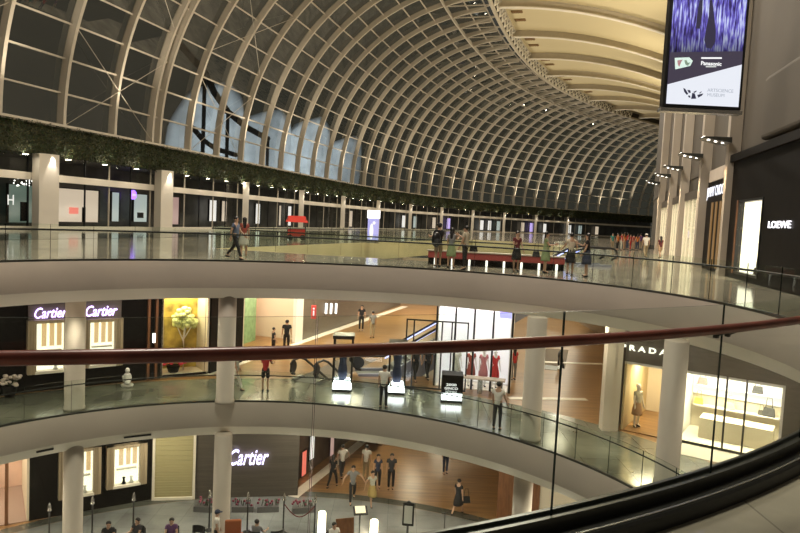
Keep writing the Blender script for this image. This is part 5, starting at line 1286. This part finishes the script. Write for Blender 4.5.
P('dark figure far back in the left of the middle floor corridor', 361, 331, B1, 0, h=1.7, top='black', bottom=('trousers', 'black'))
P('figure in grey far back in the middle floor corridor', 372, 338, B1, 200, h=1.68, top='grey', bottom=('trousers', 'khaki'))
# on the bottom floor
P('woman in black walking beside the white floor band', 332.5, 487.5, B2, 160, h=1.64, top='black', bottom=('trousers', 'black'), hair='long', female=True, pose='walk')
P('man in a white shirt and dark trousers behind the woman in black', 341.5, 477.5, B2, 200, h=1.72, top='white', bottom=('trousers', 'charcoal'), pose='walk', arms=((20, 35, 20), (10, 8, 20)))
P('man in a grey shirt with spread arms on the bottom floor', 352, 502.5, B2, 10, h=1.76, top='grey', bottom=('trousers', 'black'), pose='walk', arms=((20, 45, 25), (25, 50, 20)))
P('woman in a pale top and yellow skirt on the bottom floor', 371.5, 505, B2, 20, h=1.62, top='pale', bottom=('skirt', 'yellow'), hair='bun', female=True, pose='walk', arms=((10, 40, 20), (10, 12, 20)))
P('man in a white shirt at the back of the bottom floor group', 365.5, 479, B2, 170, h=1.72, top='white', bottom=('trousers', 'khaki'))
P('woman with long hair and dark navy clothes in the bottom floor group', 377, 488.5, B2, 5, h=1.68, top='navy', bottom=('trousers', 'black'), hair='long', female=True)
P('man in black at the right of the bottom floor group', 390.5, 489.5, B2, 0, h=1.76, top='charcoal', bottom=('trousers', 'black'))
P('woman in a short black dress walking alone on the timber floor', 457.5, 514.5, B2, 150, h=1.66, top='black', bottom=('skirt', 'black'), hair='bun', female=True, pose='walk', arms=((-10, 10, 15), (12, 10, 20)))
handbag('black handbag carried by the woman in the short black dress', V(feet(457.5, 514.5, B2)) + V((.33, .0, .55)), M['black'], 1.3, .2, strap=.25)
P('person in dark trousers mostly hidden behind the curved fascia', 445, 474, B2, 20, h=1.7, top='black', bottom=('trousers', 'navy'))
# cafe guests and staff
P('member of staff in white with a dark cap between two stanchions', 216, 553, B2, 100, h=1.66, top='white', bottom=('trousers', 'black'), cap='navy')
for (x, y, yaw), l, c in zip([chairs[0], chairs[1], chairs[2], chairs[4], chairs[6]], ['guest in black seated on the leftmost cafe chair', 'guest in charcoal seated on the second cafe chair', 'guest in purple seated left of the slimmer column', 'guest in grey seated under the Cartier lettering', 'guest in white seated next to the left lantern'], ('black', 'charcoal', 'purple', 'grey', 'white')):
    p = at(x, y, B2); person(l, (p.x - .0 * sin(yaw), p.y, B2), math.degrees(yaw), h=1.68, top=c, bottom=('trousers', 'black'), pose='sit', arms=((35, 6, 55), (35, 6, 55)))

# ================================================================== night outside: pale floodlit hall beyond the vault, dark ground
mb = MB(); mb.box((-120, 130, -1), (160, 420, 1)); o = mb.build('ground', mat('dark_ground', (.02, .022, .025), .8)); o['kind'] = 'structure'
r = thing('domed_hall', 'pale floodlit building with curved petals beyond the glass vault', 'building', (-49, 156, 0))
for n in range(4):
    mb = MB(); vs = []; NU, NV = 12, 12; dx, dy = n * 8.5, n * 19.; h = 31.5 - .6 * n - (2 if n % 2 else 0)
    for i in range(NU + 1):
        t = i / NU
        for j in range(NV + 1):
            a = -1.15 + 2.3 * j / NV; wd = 14.5 * (.55 + .45 * sin(pi * min(1, .2 + .5 * t))) * (1 - .22 * max(0, t - .7) / .3); hh_ = h * t * (1 - .10 * abs(a) * t)
            vs.append((dx + .41 * wd * sin(a) + 4.5 * cos(a) + 3 * t * t, dy + wd * .91 * sin(a) - 2 * cos(a), hh_))
    mb.add(vs, [(i * (NV + 1) + j, i * (NV + 1) + j + 1, (i + 1) * (NV + 1) + j + 1, (i + 1) * (NV + 1) + j) for i in range(NU) for j in range(NV)], 0, True)
    o = mb.build('petal', mat('pale_cladding', (.62, .66, .72), .5, var=.25, scale=.25), r); sd = o.modifiers.new('thick', 'SOLIDIFY'); sd.thickness = .8
for k in (0, 1, 2): spot('lamp', (-24 + 11 * k, 118 + 30 * k, 1), (-48 + 12 * k, 150 + 28 * k, 20), 52000, (.85, .91, 1), 110, .5, 1.0)

r = thing('curved_footbridge', 'dark curved footbridge winding in front of the pale building outside', 'bridge', (0, 0, 0))
for nm, pts, rr in (('deck', [(176, 40, 100), (192, 58, 104), (205, 72, 107), (214, 92, 110), (228, 112, 114), (246, 127, 118), (268, 139, 124)], .55), ('ramp', [(193, 128, 100), (203, 140, 103), (216, 149, 106), (236, 155, 110)], .4)):
    mb = MB(); mb.tube([aty(*p) for p in pts], rr, 8); mb.build(nm, M['dark'], r)
for p in ((205, 72, 107), (228, 112, 114), (268, 139, 124), (203, 140, 103)):
    q = aty(*p); mb = MB(); mb.bar((q.x, q.y, -.5), q, .5, .5); mb.build('pier', M['dark'], r)

# ================================================================== lighting: lamps of the building and added fill
WARM = (1, .86, .68)
# downlights under the gallery, along the ring (middle floor) and under the middle floor (bottom floor)
for z, lv, R in ((-1.45, 'm', R1), (B1 - 1.45, 'b', R2)):
    for a in (20, 45, 70, 95, 120, 145, 170):
        x, y = rp(R, radians(a), 2.4); area('lamp', (x, y, z), .9, 70 if lv == 'm' else 95, WARM)
    for a in range(5, 200, 13):
        x, y = rp(R, radians(a), 1.1); point('lamp', (x, y, z - 1.0), 26 if lv == 'm' else 30, (1, .88, .72), .03)  # bare point fill added to brighten the soffit slopes, no fixture
    for t in (4, 11, 18, 25):
        for off in (1.6, 5.4):
            area('lamp', (-7.6 + .32 * t + off, 29 + .95 * t, z), 1.0, 75 if lv == 'm' else 130, (1, .84, .62))
    for t in (1, 6, 12): area('lamp', (6.6 + .32 * t, 28 + .95 * t, z), 1.0, 50, (1, .84, .62))
# uplights along the planter ledge washing the vault ribs
for i in range(-2, 40, 2):
    p = fac(i, 1.2, 7.6); d = fac(i, 9, 26)
    spot('lamp', p, d, 2250 + 95 * max(0, i), (1, .88, .70), 120, .9, .3)
# uplights on the right-hand wall washing the roof
for n, (x, y) in enumerate(((11.5, 14), (13.6, 24), (16, 34), (19, 46), (23, 59), (28, 74), (34, 90), (43, 109), (56, 128))):
    spot('lamp', (x - 2.2, y, 15), (x - 9, y + 1.5, 30), 7200, (1, .88, .66), 120, .9, .4)
# broad area lights added under the roof as general fill, no fixtures
for (x, y, pw) in ((-4, 12, 1500), (6, 36, 1500), (10, 60, 1500), (18, 90, 1600), (34, 125, 1700)):
    area('lamp', (x, y, 24), 5, pw * 3.4, (1, .90, .76))
# lamps lighting the columns of the facade
for i in (.55, 3.1, 6, 9, 12, 15, 18, 21, 24, 27, 30, 33):
    spot('lamp', fac(round(i * 10) / 10, 1.0, 4.9), fac(round(i * 10) / 10, .45, 1.5), 260 + 14 * i, (1, .92, .8), 50, .7, .08)
# under-edge light of the canal
for t in (0, 1, 2):
    area('lamp', (-3 + 4.5 * t, 37 + 12 * t, -1.45), 1.2, 220, (1, .9, .6))

w = bpy.data.worlds.new('night'); SC.world = w; w.use_nodes = True
w.node_tree.nodes['Background'].inputs['Color'].default_value = (.10, .095, .078, 1); w.node_tree.nodes['Background'].inputs['Strength'].default_value = .5

# ================================================================== camera
cd = bpy.data.cameras.new('camera'); cam = bpy.data.objects.new('camera', cd); COL.objects.link(cam)
cd.sensor_width = 36; cd.lens = FPX / 800 * 36; cd.clip_start = .05; cd.clip_end = 1000
cam.matrix_world = Matrix(((RIGHT.x, UP.x, -FWD.x, EYE.x), (RIGHT.y, UP.y, -FWD.y, EYE.y), (RIGHT.z, UP.z, -FWD.z, EYE.z), (0, 0, 0, 1)))
SC.camera = cam
SC.view_settings.view_transform = 'Standard'; SC.view_settings.look = 'None'; SC.view_settings.gamma = 1; SC.view_settings.exposure = 0.0
SC.cycles.transparent_max_bounces = 32; SC.cycles.max_bounces = 8; SC.cycles.sample_clamp_indirect = 4
